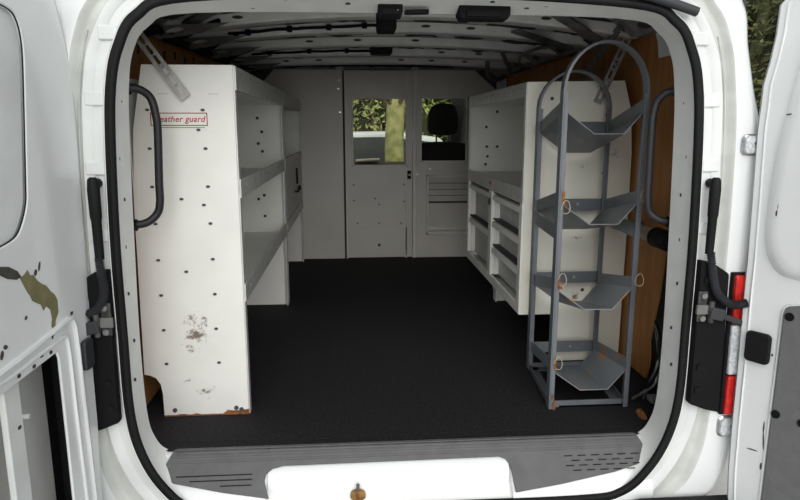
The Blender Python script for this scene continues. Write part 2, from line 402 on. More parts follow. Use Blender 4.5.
# roof
def zr(x, top, k=.105): return top - k * (x - .04) ** 2
def kk(y): return .095 - .06 * min(1, max(0, (y - .6) / 1.5))
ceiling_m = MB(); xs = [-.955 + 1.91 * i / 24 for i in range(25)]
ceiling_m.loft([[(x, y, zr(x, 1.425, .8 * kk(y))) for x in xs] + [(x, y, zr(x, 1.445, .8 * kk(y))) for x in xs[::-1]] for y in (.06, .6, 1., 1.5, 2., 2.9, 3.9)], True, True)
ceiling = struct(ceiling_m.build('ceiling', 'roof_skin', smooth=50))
BOWS = [.60, .97, 1.41, 1.86, 2.31]
def bow(y, w=.085, h=.037):
    f = MB(); rings = []
    for x in [-.865 + 1.76 * i / 24 for i in range(25)]:
        z = zr(x, 1.345, kk(y)); e = max(0, (abs(x) - .60) / .28); ww = w * (1 + .4 * e); c = .5 * w
        prof = [(-ww / 2 + .016, .09), (-ww / 2 + .012, h + .006), (-ww / 2 - .004, h), (-ww / 2 - .002, .007), (-ww / 2 + .006, 0), (ww / 2 - .006, 0), (ww / 2 + .004, .006), (ww / 2 + .02, h * .9), (ww / 2 + .04, .09)]
        rings.append([(x, y + c + p, z + q) for p, q in prof])
    f.loft(rings, False); o = f.build('roof_bow', 'roof_bow', ceiling, smooth=40)
    so = o.modifiers.new('sheet', 'SOLIDIFY'); so.thickness = .003
    # uneven dark beads added as shade in the gap between bow and roof skin
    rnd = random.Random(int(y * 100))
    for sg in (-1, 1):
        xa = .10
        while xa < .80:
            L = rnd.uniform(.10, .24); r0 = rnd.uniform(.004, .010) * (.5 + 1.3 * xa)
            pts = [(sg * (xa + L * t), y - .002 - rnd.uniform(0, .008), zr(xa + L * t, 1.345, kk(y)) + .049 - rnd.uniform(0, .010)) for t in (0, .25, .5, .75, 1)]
            q = MB(); q.tube(cr(pts, 3), [.003 + r0 * math.sin(math.pi * t / 12) for t in range(13)], 6); q.build('gap_shade_bead', 'inner_dark', o, smooth=60)
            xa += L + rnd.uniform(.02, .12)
    return o
hs = None
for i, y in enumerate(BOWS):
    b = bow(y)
    for x in (-.56, -.36, -.13, .15, .34, .55):
        if (i + int(x * 100)) % 3 == 0: continue
        if hs is None:
            d = MB(); d.prism([(u, 0, v) for u, v in ellipse(0, 0, .020, .0055, 10)], (0, -.003, 0)); o = hs = d.build('bow_hole', 'inner_dark', b)
        else: o = inst(hs, 'bow_hole', b)
        o.location = (x, y - .0035, zr(x, 1.345, kk(y)) + .022)
def gusset(y, sgn):
    zb = zr(.75, 1.345, kk(y)); xo = .03 if sgn > 0 else -.02
    o_ = [(.60, .012), (.72, .006), (.862, -.002), (.866, -.038), (.82, -.040), (.70, -.022)]
    return plate('gusset', [(sgn * (a + xo), zb + b) for a, b in o_], [[(sgn * (u + xo), zb + v) for u, v in ellipse(.79, -.017, .034, .010, 12, -.15)]], .004, lambda u, v, w: (u, y - .045 + (zb - v) * .5 + w, v), 'gusset_grey' if sgn > 0 else 'rail_dark', ceiling)
for i, y in enumerate(BOWS):
    gusset(y, -1)
# longitudinal roof rails
f = MB(); rg = []
for y in (.08, .63, 1.3, 2.0, 2.80):
    zt = 1.262 + .055 * min(1, y / 1.9); wi = .888
    rg.append([(-wi, y, zt - .006), (-(wi - .02), y, zt - .004), (-(wi - .045), y, zt + .018), (-(wi - .085), y, zt + .032), (-(wi - .085), y, zt + .045), (-wi, y, zt + .045)])
f.loft(rg, True, True); f.build('roof_rail', 'rail_dark', ceiling, bevel=.003)
f = MB(); rg = []; rz_ = lambda y: 1.268 + .034 * min(1, y / 1.7)
for y in (.08, .63, 1.3, 2.0, 2.80):
    z = rz_(y); rg.append([(.945, y, z + .014), (.925, y, z + .002), (.868, y, z), (.800, y, z + .046), (.795, y, z + .062), (.945, y, z + .075)])
f.loft(rg, True, True); rr = f.build('roof_rail', 'gusset_grey', ceiling, bevel=.004)
for y, L in ((.40, .05), (.62, .045), (.95, .055), (1.30, .05), (1.70, .05), (2.1, .05)):
    z = rz_(y); q = MB()
    q.prism([(.836 - v * .83, y + u, z + .0215 + v * .56) for u, v in ellipse(0, 0, L, .019, 14)], (-.002, 0, -.003)); q.build('rail_hole', 'inner_dark', rr)
for y in (.50, .80, 1.12, 1.5, 1.9):
    q = MB(); z = rz_(y); q.bar((.868, y, z - .004), (.79, y - .03, z + .055), .03, .010); q.build('rail_clip', 'gusset_grey', rr, bevel=.003)
# black sheathed cable hanging under the right rail
for k, pts in enumerate(([(.80, 1.05, 1.30), (.72, 1.2, 1.315), (.66, 1.36, 1.29), (.70, 1.5, 1.25), (.78, 1.62, 1.26)], [(.60, 1.5, 1.325), (.68, 1.7, 1.28), (.74, 1.9, 1.26), (.80, 2.1, 1.27)], [(.62, 1.95, 1.32), (.66, 2.1, 1.26), (.76, 2.3, 1.25), (.84, 2.45, 1.28)])):
    q = MB(); q.tube(cr(pts, 6), .008 + .003 * k, 6); q.build('rail_cable', 'rail_dark', rr, smooth=60)
# header box behind the rear frame
f = MB(); f.loft([[(x, y, z) for y, z in ((.032, 1.275), (.10, 1.285), (.16, 1.385), (.032, 1.385))] for x in (-.74, .74)], True, True); f.build('roof_header', 'roof_bow', ceiling, bevel=.006)
# diagonal stiffeners on the skin near the right corner
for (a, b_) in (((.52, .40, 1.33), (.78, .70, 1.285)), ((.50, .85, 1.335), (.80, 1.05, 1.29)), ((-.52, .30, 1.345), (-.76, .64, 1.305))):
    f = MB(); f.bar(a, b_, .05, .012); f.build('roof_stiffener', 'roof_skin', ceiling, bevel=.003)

# wiring on the roof
def cable(pts, r, label, name='ceiling_cable', wob=.006, clips=True):
    e = empty(name, pts[0]); base = Vector(pts[0])
    p = cr(pts, 8); q = [Vector(v) + Vector((0, 0, wob * noise.noise(Vector(v) * 9))) - base for v in p]
    f = MB(); f.tube(q, r, 6); f.build('cable', 'black_plastic', e, smooth=60)
    if clips:
        for k in range(4, len(q) - 2, 7):
            f = MB(); f.box(-.011, .011, -.008, .008, -.012, .012); c = f.build('cable_clip', 'black_plastic', e, bevel=.003); c.location = q[k]
    return tag(e, label, 'cable')
cable([(x, .97 - .010, zr(x, 1.366, kk(.97))) for x in (-.66, -.48, -.30, -.12, -.05)], .006, 'black wiring loom clipped across the second roof rib')
cable([(x, 1.86 - .010, zr(x, 1.366, kk(1.86))) for x in (-.70, -.48, -.24, -.05)], .006, 'black wiring loom clipped across the fourth roof rib')
cable([(x, 2.70, zr(x, 1.368, .02)) for x in (-.68, -.4, -.1, .2, .55)], .007, 'black wiring loom above the grey steel partition')
harness = cable([(-.80, .10, 1.255), (-.815, .35, 1.268), (-.825, .8, 1.278), (-.822, 1.3, 1.292), (-.825, 1.9, 1.305), (-.81, 2.4, 1.315), (-.78, 2.60, 1.32)], .016, 'thick black wiring harness along the roof edge over the plywood', 'wiring_harness', .02)
for k, y in enumerate((.60, .98, 1.40)):
    f = MB(); b0_ = harness.location; f.tube([Vector(q) - b0_ for q in cr([(-.815, y, 1.275), (-.76, y + .02, 1.268), (-.70, y + .01, 1.295), (-.62, y - .02, 1.318)], 6)], .009, 6); f.build('branch_cable', 'black_plastic', harness, smooth=60)

# black housings hanging from the roof
def housing(name, loc, sx_, sy, sz, label, lip=True):
    e = empty(name, loc)
    f = MB(); f.loft([[(-sx_ / 2 * k, -sy / 2 * k, z), (sx_ / 2 * k, -sy / 2 * k, z), (sx_ / 2 * k, sy / 2 * k, z), (-sx_ / 2 * k, sy / 2 * k, z)] for k, z in ((1, sz), (1, .012), (.9, 0))], True, True)
    f.build('housing_body', 'black_plastic', e, bevel=.004)
    if lip:
        f = MB(); f.box(-sx_ * .36, sx_ * .30, -sy / 2 - .006, -sy / 2 + .004, sz * .1, sz * .45); f.build('cover', 'black_plastic', e, bevel=.002)
        for k in (-.28, .25):
            d = disc_mesh(.0035, .005, 'y', 8); o = d.build('screw', 'chrome', e); o.location = (sx_ * k, -sy / 2, sz * .35)
    return tag(e, label, 'latch housing')
housing('latch_housing', (-.058, .0, 1.240), .066, .06, .045, 'black square latch housing under the roof header')
housing('latch_housing', (.195, .0, 1.236), .140, .06, .05, 'wide black latch housing with silver screws under the roof header')
housing('lamp_housing', (-.045, .42, 1.262), .064, .10, .12, 'black box on the roof rib behind the square latch housing', False)
housing('lamp_housing', (-.005, 1.66, 1.325), .115, .09, .07, 'small black box on a deeper roof rib', False)
f = MB(); f.bar((-.02, -.02, 1.252), (.045, -.02, 1.254), .02, .012); o = f.build('latch_rod', 'black_plastic', bevel=.003); tag(o, 'short black latch rod beside the square latch housing', 'latch rod')

# ================================================================== PARTITION
PY = 2.83
wf = struct(empty('wall_front', (0, PY, 0)))
W0 = lambda y0: (lambda u, v, w: (u, y0 + w, v))
plate('partition_panel', [(-.90, 0), (-.226, 0), (-.226, 1.352), (-.70, 1.352), (-.79, 1.25), (-.90, 1.2)], [], .02, W0(0), 'partition_grey', wf, bevel=.003)
plate('partition_panel', [(.302, 0), (.90, 0), (.90, 1.2), (.80, 1.28), (.72, 1.352), (.302, 1.352)], [[(.335, .712), (.665, .712), (.665, 1.16), (.335, 1.16)], [(.385, .19), (.70, .19), (.70, .60), (.385, .60)]], .02, W0(0), 'partition_grey', wf, bevel=.003)
f = MB(); f.box(-.9, .9, -.012, .03, 1.352, 1.375); f.build('top_rail', 'rail_dark', wf, bevel=.003)
f = MB(); f.box(-.23, -.208, .021, .03, 0, 1.352); f.build('door_gap', 'inner_dark', wf)
for a, b_ in ((-.90, -.62), (.66, .95)):
    f = MB(); f.box(a, b_, .021, .03, 1.05 if a < 0 else 1.17, 1.41); f.build('corner_filler', 'inner_dark', wf)
f = MB(); f.box(-.9, .9, .03, .04, 1.345, 1.43); f.build('roof_filler', 'inner_dark', wf)
f = MB(); f.box(.88, .95, .0, .02, 0, 1.3); f.build('corner_filler', 'partition_grey', wf)
f = MB(); f.box(.274, .302, -.010, .015, 0, 1.352); f.build('door_post', 'partition_edge', wf, bevel=.004)
# window surround right
for a, b_, c, d in ((.325, .675, 1.155, 1.17), (.325, .675, .702, .717), (.325, .34, .702, 1.17), (.66, .675, .702, 1.17)):
    f = MB(); f.box(a, b_, -.008, .006, c, d); f.build('window_trim', 'partition_edge', wf, bevel=.003)
f = MB(); f.box(.337, .663, .012, .016, .712, 1.16); f.build('window_pane', 'window_glass', wf)
# vent
for a, b_, c, d in ((.375, .71, .595, .612), (.375, .71, .172, .20), (.375, .392, .172, .612), (.695, .71, .172, .612)):
    f = MB(); f.box(a, b_, -.024, .006, c, d); f.build('vent_frame', 'partition_edge', wf, bevel=.004)
f = MB(); f.box(.39, .70, .025, .035, .18, .61); f.build('vent_back', 'inner_dark', wf)
f = MB(); f.box(.392, .697, .006, .014, .20, .405); f.build('vent_plate', 'partition_grey', wf, bevel=.002)
for z in (.425, .470, .515, .560):
    f = MB(); f.prism([(.392, .012, z + .034), (.392, -.020, z), (.392, -.017, z - .004), (.392, .018, z + .026)], (.305, 0, 0)); f.build('vent_slat', 'partition_edge', wf)
f = MB(); f.box(.392, .697, -.004, .006, .212, .232); f.build('vent_lip', 'partition_edge', wf, bevel=.002)
# brackets at the top
for x in (-.24, .285):
    f = MB(); f.prism([(x - .03, -.016, 1.345), (x + .03, -.016, 1.345), (x + .014, -.016, 1.385), (x - .014, -.016, 1.385)], (0, .006, 0)); f.build('roof_bracket', 'galvanised', wf, bevel=.002)
bolt = disc_mesh(.006, .005, 'y', 8); b0 = None
for x, z in ((-.25, 1.28), (-.255, 1.22), (-.245, 1.06), (.40, .655), (.31, .62)):
    if b0 is None: o = b0 = bolt.build('bolt', 'chrome', wf)
    else: o = inst(b0, 'bolt', wf)
    o.location = (x, 0, z)
d1 = struct(empty('door_1', (0, PY - .004, 0)))
plate('door_leaf', [(-.212, .006), (.272, .006), (.272, 1.348), (-.212, 1.348)], [[(-.16, .682), (.232, .682), (.232, 1.16), (-.16, 1.16)]], .018, W0(0), 'partition_grey', d1, bevel=.003)
for a, b_, c, d in ((-.168, .240, 1.152, 1.167), (-.168, .240, .674, .689), (-.168, -.153, .674, 1.167), (.225, .240, .674, 1.167)):
    f = MB(); f.box(a, b_, -.006, .006, c, d); f.build('window_trim', 'partition_edge', d1, bevel=.003)
f = MB(); f.box(-.157, .23, .012, .016, .683, 1.158); f.build('window_pane', 'window_glass', d1)
f = MB(); f.box(-.195, .255, -.003, .003, .02, .235); f.build('kick_plate', 'partition_grey', d1, bevel=.002)
f = MB(); f.box(.235, .262, -.012, .004, .585, .645); lt = f.build('latch', 'black_plastic', d1, bevel=.003)
d = disc_mesh(.008, .012, 'y'); o = d.build('latch_knob', 'steel', lt); o.location = (.25, -.012, .615)
f = MB(); f.box(.222, .234, -.003, .003, .0, 1.34); f.build('door_edge', 'partition_edge', d1, bevel=.002)
f = MB(); f.box(-.212, -.200, -.004, .003, .0, 1.34); f.build('door_edge', 'partition_edge', d1, bevel=.002)
bd = disc_mesh(.006, .004, 'y', 8); b1 = None
for x, z in ((-.155, .545), (.21, .545), (-.155, .43), (.21, .42), (.028, .40), (.028, .262), (.028, .10), (-.13, .262), (.19, .262), (0, .445)):
    if b1 is None: o = b1 = bd.build('bolt', 'inner_dark', d1)
    else: o = inst(b1, 'bolt', d1)
    o.location = (x, 0, z)
    if (x, z) == (.028, .10): o.scale = (2, 1, 2)

# ================================================================== CAB
for sgn in (-1, 1):
    cabw = struct(empty('wall_cab_left' if sgn < 0 else 'wall_cab_right', (0, 3.6, 0)))
    plate('cab_side', [(-.72, -.4), (1.6, -.4), (1.6, .42), (.75, 1.32), (-.72, 1.34)], [[(-.45, .58), (.95, .58), (.52, 1.2), (-.45, 1.2)]], .05, YZ(sgn * .94), 'inner_dark', cabw)
f = MB(); f.box(-.93, .93, 2.9, 5.2, -.45, -.35); struct(f.build('floor_cab', 'inner_dark'))
ws = struct(empty('window_1', (0, 4.3, .9)))
def wsp(u, v, w): return (u, .42 - v * .62 + w, v)
plate('windshield_frame', rrect(-.95, .95, -.52, .47, .05), [rrect(-.82, .82, -.38, .36, .08)], .03, wsp, 'inner_dark', ws)
plate('windshield_glass', rrect(-.82, .82, -.38, .36, .08), [], .004, wsp, 'window_glass', ws)
f = MB(); f.loft([[(x, y, z) for y, z in ((-.02, -.32), (.1, -.27), (.45, -.36), (.5, -1.2), (-.02, -1.2))] for x in (-.9, -.3, .3, .9)], True, True)
f.build('dashboard', 'dash', ws, bevel=.03, seg=3)
pp = MB(); pp.loft([[(x, y, .612 + .012 * math.sin(7 * x + 3 * y)) for x in (-.13, -.06, .02, .10)] + [(x, y, .604 + .012 * math.sin(7 * x + 3 * y)) for x in (.10, .02, -.06, -.13)] for y in (4.28, 4.36, 4.44, 4.5)], True, True)
pp = pp.build('paper_sheet', 'paper'); pp.location.z = .035; tag(pp, 'crumpled tan paper lying on the dashboard beyond the door window', 'paper')
# hood
hd = MB(); hd.loft([[(x, y, z - .08 * (x / .9) ** 2) for x in (-.9, -.6, -.2, .2, .6, .9)] for y, z in ((4.85, .47), (5.2, .42), (5.6, .33), (5.75, .1), (5.78, -.4))], False)
hd = hd.build('van_hood', 'van_white', smooth=60); so = hd.modifiers.new('sheet', 'SOLIDIFY'); so.thickness = .02
tag(hd, 'white van hood ahead of the windshield', 'hood')
# seat
seat = empty('passenger_seat', (.55, 3.2, -.35))
def cushion(prof, depth, r, name):   # rounded slab
    f = MB(); rings = []
    for t in range(9):
        a = -1 + 2 * t / 8; k = math.sqrt(max(0, 1 - abs(a) ** 3)) ; ins = (1 - k) * r
        cx = sum(p[0] for p in prof) / len(prof); cz = sum(p[1] for p in prof) / len(prof)
        ring_ = []
        for x, z in prof:
            dx, dz = x - cx, z - cz; L = math.hypot(dx, dz); s_ = (L - ins) / L
            ring_.append((cx + dx * s_, a * depth / 2, cz + dz * s_))
        rings.append(ring_)
    f.loft(rings, True, True); return f.build(name, 'seat_fabric', seat, smooth=60)
hr = cushion([(p.x, p.y) for p in cr([(-.115, 1.26, 0), (-.125, 1.34, 0), (-.115, 1.42, 0), (-.075, 1.475, 0), (0, 1.485, 0), (.075, 1.475, 0), (.105, 1.42, 0), (.115, 1.34, 0), (.10, 1.26, 0), (0, 1.24, 0)], 3, True)], .11, .045, 'headrest')
bk = cushion([(p.x, p.y) for p in cr([(-.24, .35, 0), (-.25, .75, 0), (-.235, 1.12, 0), (-.16, 1.185, 0), (0, 1.195, 0), (.16, 1.185, 0), (.235, 1.12, 0), (.25, .75, 0), (.24, .35, 0), (0, .32, 0)], 3, True)], .16, .05, 'backrest')
for x in (-.055, .05):
    f = MB(); f.tube([(x, 0, 1.15), (x, 0, 1.27)], .007, 8); f.build('headrest_post', 'steel', seat)
f = MB(); f.box(-.25, .25, -.05, .45, .30, .45); f.build('seat_base', 'seat_fabric', seat, bevel=.05, seg=4)
f = MB(); f.box(-.2, .2, .0, .4, 0, .30); f.build('seat_pedestal', 'inner_dark', seat, bevel=.01)
tag(seat, 'black fabric passenger seat with headrest behind the partition window', 'seat')

# ================================================================== LEFT SHELVING
XF = -.522
PANEL = [(-.525, .0), (-.525, 1.138), (-.795, 1.138), (-.833, .944), (-.848, .72), (-.858, .15), (-.840, .146), (-.822, .137), (-.808, .115), (-.803, .08), (-.803, 0)]
SH = [(.735, .79, .74), (.395, .45, .40)]
def shelf_unit(name, y0, y1, panel_mat, door=False):
    e = empty(name, (-.68, (y0 + y1) / 2, 0)); ox, oy = -.68, (y0 + y1) / 2
    P = [(a - ox, b) for a, b in PANEL]
    ep = plate('end_panel', P, [], .004, W0(y0 - oy), panel_mat, e)
    ep.data.transform(Matrix.Translation((ox, oy, 0))); ep.location = (-ox, -oy, 0)
    plate('end_panel', P, [], -.004, W0(y1 - oy), 'shelf_white', e)
    xf = XF - ox; xb = -.845 - ox; ya, yb = y0 - oy, y1 - oy
    for yy in (ya + .004, yb - .034):
        f = MB(); f.box(xf - .006, xf + .002, yy, yy + .03, 0, 1.138); f.build('upright', 'rail_metal', e, bevel=.0015)
    for z0, z1, zs in [(1.068, 1.136, 1.072)] + SH:
        f = MB(); f.box(xf - .001, xf + .006, ya + .006, yb - .006, z0, z1); f.box(xf - .012, xf + .006, ya + .006, yb - .006, z0 - .004, z0 + .001)
        f.build('shelf_lip', 'rail_metal', e, bevel=.001)
        f = MB(); f.box(xb, xf, ya + .005, yb - .005, zs - .004, zs + .004); f.build('shelf_board', 'shelf_white', e)
    f = MB(); f.box(xb - .004, xb, ya + .005, yb - .005, .16, 1.10); f.build('back_panel', 'shelf_white', e)
    return e, xf, ya, yb
su, xf, ya, yb = shelf_unit('shelving_unit', .245, 1.612, 'end_panel_white')
tag(su, 'white steel shelving unit with red sticker and scuffed end panel', 'shelving')
GR = [(-.786, 1.004), (-.62, 1.004), (-.787, .887), (-.618, .887), (-.636, .944), (-.788, .769), (-.617, .769), (-.786, .652), (-.616, .652), (-.701, .73), (-.633, .711), (-.786, .535), (-.615, .536), (-.701, .496), (-.785, .419), (-.615, .42), (-.785, .302), (-.617, .303), (-.784, .186), (-.614, .186)]
bl = disc_mesh(.0052, .004, 'y', 10); b2 = None
oy = (.245 + 1.612) / 2
for x, z in GR:
    if b2 is None: o = b2 = bl.build('bolt', 'dark_scar', su)
    else: o = inst(b2, 'bolt', su)
    o.location = (x + .68, .2455 - oy, z); o.scale = (1.2, 1, .8)
for x, z in ((-.767, .022), (-.565, .024), (-.548, .018)):
    o = inst(b2, 'foot_bolt', su, (x + .68, .2455 - oy, z)); o.scale = (1.4, 1.4, 1.4)
for x in (-.786, -.636):   # faint punched tabs near the top of the end panel
    f = MB(); f.box(-.016, .016, -.0012, 0, -.0012, .0012); o = f.build('punched_tab', 'shelf_grey', su); o.location = (x + .73, .245 - oy, 1.052)
bl2 = disc_mesh(.008, .003, 'y', 10)
for k, (x, z) in enumerate([(-.62, 1.0), (-.60, .93), (-.60, .83), (-.62, .87), (-.60, .67), (-.63, .58), (-.60, .60), (-.60, .49)]):
    o = bl2.build('bolt', 'inner_dark', su); o.location = (x + .68 - .03, 1.604 - oy, z)
bx = disc_mesh(.0035, .002, 'x', 8); b3 = None
for zc in (1.118, .765, .425):   # rivets along the shelf lips
    for k in range(7):
        y = .35 + k * .19
        if b3 is None: o = b3 = bx.build('rivet', 'chrome', su)
        else: o = inst(b3, 'rivet', su)
        o.location = (XF + .68 + .0075, y - oy, zc)
# rusty bottom edge
f = MB(); pts_t = [(-.803 + i * .0175, .004 + .012 * max(0, noise.noise(Vector((i * .9, 3, 1)))) + (.010 if i > 11 else 0)) for i in range(17)]
f.prism([(p[0] + .68, .2435 - oy, p[1]) for p in [(-.803, 0)] + pts_t + [(-.523, 0)]], (0, .002, 0)); f.build('rusty_edge', 'rust', su)
# sticker
stx = empty('sticker_mount', (0, 0, 0)); COL.objects.unlink(stx); bpy.data.objects.remove(stx)
def text_mesh(s, size, shear=0.):
    c = bpy.data.curves.new('txt', 'FONT'); c.body = s; c.size = size; c.shear = shear; c.align_x = 'CENTER'; c.align_y = 'CENTER'; c.offset = .0004; c.space_character = 1.06
    o = bpy.data.objects.new('txt', c); COL.objects.link(o); bpy.context.view_layer.update()
    dg = bpy.context.evaluated_depsgraph_get(); me = bpy.data.meshes.new_from_object(o.evaluated_get(dg)); bpy.data.objects.remove(o); return me
sx0, sx1, sz0, sz1 = -.779, -.607, .950, .996
f = MB(); f.prism([(p[0] + .68, .2448 - oy, p[1]) for p in ((sx0, sz0), (sx1, sz0), (sx1, sz1), (sx0, sz1))], (0, -.0006, 0)); stk = f.build('sticker', 'shelf_white', su); stk['label'] = 'white sticker with red frame and red lettering'
for a, b_, c, d in ((sx0, sx1, sz1 - .003, sz1), (sx0, sx1, sz0 + .006, sz0 + .009), (sx0, sx0 + .003, sz0 + .006, sz1), (sx1 - .003, sx1, sz0 + .006, sz1), (sx0 + .02, sx1 - .01, sz0, sz0 + .002)):
    f = MB(); f.box(a + .68, b_ + .68, .2438 - oy, .2443 - oy, c, d); f.build('sticker_frame', 'red_ink', stk)
me = text_mesh('weather guard', .0255, .22); me.transform(Matrix.Rotation(R(90), 4, 'X'))
xsz = [v.co.x for v in me.vertices]; wd = max(xsz) - min(xsz); me.transform(Matrix.Scale(.156 / wd, 4, (1, 0, 0)))
to = fin('sticker_lettering', me, 'red_ink', stk, fixn=False); to.location = ((sx0 + sx1) / 2 + .68, .2437 - oy, .976)

su2, xf2, ya2, yb2 = shelf_unit('shelving_unit', 1.622, 2.76, 'shelf_white')
tag(su2, 'grey-white steel shelving unit with latched flap next to the partition', 'shelving')
f = MB(); f.box(xf2 - .004, xf2 + .002, ya2 + .04, yb2 - .04, .452, .733); fl = f.build('flap_door', 'shelf_grey', su2, bevel=.002)
f = MB(); f.box(xf2 + .002, xf2 + .012, .10, .125, .60, .70); f.build('latch_bar', 'black_plastic', fl, bevel=.002)
f = MB(); f.tube(cr([(xf2 + .006, -.02, .565), (xf2 + .02, .02, .56), (xf2 + .02, .11, .585), (xf2 + .02, .20, .56), (xf2 + .006, .24, .555)], 4), .006, 6); f.build('latch_handle', 'black_plastic', fl)

# ================================================================== RIGHT CABINET
cb = empty('drawer_cabinet', (.70, 1.24, 0)); ox, oy2 = .70, 1.24
RP = [(.505, .205), (.505, 1.121), (.882, 1.128), (.915, 1.015), (.928, .85), (.930, .55), (.928, .004), (.665, .004), (.64, .205)]
ep = plate('end_panel', RP, [], .004, lambda u, v, w: (u, .645 + w, v), 'right_panel_white', cb); ep.location = (-ox, -oy2, 0)
plate('end_panel', [(a - ox, b) for a, b in RP], [], -.004, W0(1.84 - oy2), 'shelf_white', cb)
def cbx(name, x0, x1, y0, y1, z0, z1, mname='shelf_white', parent=cb, bevel=.0015):
    f = MB(); f.box(x0 - ox, x1 - ox, y0 - oy2, y1 - oy2, z0, z1); return f.build(name, mname, parent, bevel=bevel)
cbx('back_panel', .872, .876, .65, 1.836, .205, 1.118)
cbx('shelf_board', .512, .872, .65, 1.836, .698, .706); cbx('shelf_board', .512, .872, .65, 1.836, 1.07, 1.078); cbx('bottom_board', .512, .872, .65, 1.836, .207, .217)
cbx('shelf_lip', .500, .512, .648, 1.838, .655, .716, 'rail_metal'); cbx('shelf_lip', .500, .512, .648, 1.838, 1.066, 1.121, 'rail_metal'); cbx('bottom_rail', .500, .512, .648, 1.838, .205, .245)
for a, b_ in ((.648, .690), (1.200, 1.262), (1.805, 1.838)):
    cbx('stile', .500, .560, a, b_, .245, .655)
for a, b_ in ((.648, .672), (1.816, 1.838)): cbx('upright', .500, .507, a, b_, .716, 1.066, 'rail_metal')
def drawer(y0, y1, z0, z1):
    dr = cbx('drawer', .540, .556, y0, y1, z0, z1, 'shelf_grey')
    f = MB(); yy0, yy1 = y0 - oy2 + .004, y1 - oy2 - .004
    f.prism([(.540 - ox, yy0, z1 - .004), (.505 - ox, yy0, z1 - .012), (.503 - ox, yy0, z1 - .034), (.508 - ox, yy0, z1 - .034), (.511 - ox, yy0, z1 - .017), (.540 - ox, yy0, z1 - .012)], (0, yy1 - yy0, 0))
    f.build('pull_lip', 'shelf_white', dr)
    cbx('drawer_gap', .511, .545, y0, y1, z1 - .002, z1 + .006, 'inner_dark', dr, 0)
    cbx('drawer_rim', .520, .540, y0, y0 + .010, z0, z1 - .012, 'shelf_white', dr, 0); cbx('drawer_rim', .520, .540, y1 - .010, y1, z0, z1 - .012, 'shelf_white', dr, 0)
for z0, z1 in ((.525, .648), (.398, .519), (.248, .392)): drawer(.693, 1.197, z0, z1)
for z0, z1 in ((.462, .648), (.248, .456)): drawer(1.265, 1.802, z0, z1)
f = MB(); f.box(-.006, 0, -.008, .008, -.008, .008); o = f.build('red_lock', 'red_ink', cb, bevel=.002); o.location = (.500 - ox, 1.232 - oy2, .690)
f = MB(); f.box(-.006, 0, -.012, .012, -.016, .016); o = f.build('lock', 'inner_dark', cb, bevel=.002); o.location = (.500 - ox, 1.232 - oy2, .60)
f = MB(); f.prism([(.618 - ox, 1.58 - oy2, .003), (.70 - ox, 1.58 - oy2, .003), (.70 - ox, 1.58 - oy2, .207), (.618 - ox, 1.58 - oy2, .207)], (0, .006, 0)); f.box(.618 - ox, .624 - ox, 1.56 - oy2, 1.62 - oy2, .003, .207); f.build('leg', 'shelf_white', cb)
for (x, z) in ((.66, 1.04), (.60, .955), (.605, .845), (.61, .79), (.665, .845), (.60, .745)):
    o = bl2.build('bolt', 'inner_dark', cb); o.location = (x - ox, 1.835 - oy2, z)
for y, z in ((.78, .98), (.86, .90), (.80, .84), (.90, .80), (.75, .92), (.76, .80)):
    d = disc_mesh(.007, .003, 'x', 8); o = d.build('bolt', 'inner_dark', cb); o.location = (.871 - ox, y - oy2, z)
for x, z in ((.82, .775), (.80, .64), (.60, 1.06), (.82, 1.00), (.76, .305), (.60, .62)):
    d = disc_mesh(.007, .003, 'y', 8); o = d.build('bolt', 'dark_scar', cb); o.location = (x - ox, .645 - oy2, z)
for k in range(9):
    d = disc_mesh(.0035, .002, 'x', 8); o = d.build('rivet', 'chrome', cb); o.location = (.5 - ox, .72 + k * .13 - oy2, 1.10)
tag(cb, 'white steel cabinet with open shelf over two columns of drawers', 'cabinet')

# ================================================================== CYLINDER RACK
rk = empty('cylinder_rack', (.65, .39, 0)); kx, ky = .65, .39
YFr, YBk, SHR = .212, .575, .030
def rkb(f, name, mname='rack_grey', bevel=.0012, parent=rk, smooth=0):
    o = f.build(name, mname, parent, bevel=bevel, smooth=smooth); o.data.transform(Matrix.Translation((-kx, -ky, 0))); return o
XL, XR = .499, .769
def hoop(y, dx, ztop, zarc, name):
    w = .032; t = .004; f = MB(); cxm = (XL + XR) / 2 + dx; rad = (XR - XL) / 2
    path = [(XL + dx, 0.003), (XL + dx, zarc * .5), (XL + dx, zarc)]
    for k in range(1, 16):
        a = math.pi - math.pi * k / 16; path.append((cxm + rad * math.cos(a), zarc + (ztop - zarc) * math.sin(a)))
    path += [(XR + dx, zarc), (XR + dx, zarc * .5), (XR + dx, .003)]
    rings = []
    for i, (x, z) in enumerate(path):
        a, b_ = path[max(i - 1, 0)], path[min(i + 1, len(path) - 1)]
        d = Vector((b_[0] - a[0], b_[1] - a[1])).normalized(); n = Vector((-d.y, d.x))   # flat bar: wide along y
        rings.append([(x + n.x * t, y - w / 2, z + n.y * t), (x + n.x * t, y + w / 2, z + n.y * t), (x - n.x * t, y + w / 2, z - n.y * t), (x - n.x * t, y - w / 2, z - n.y * t)])
    f.loft(rings, True, True); return rkb(f, name, smooth=40, bevel=0)
hoop(YFr, 0, 1.213, 1.06, 'hoop_frame'); hoop(YBk, SHR, 1.155, 1.02, 'hoop_frame')
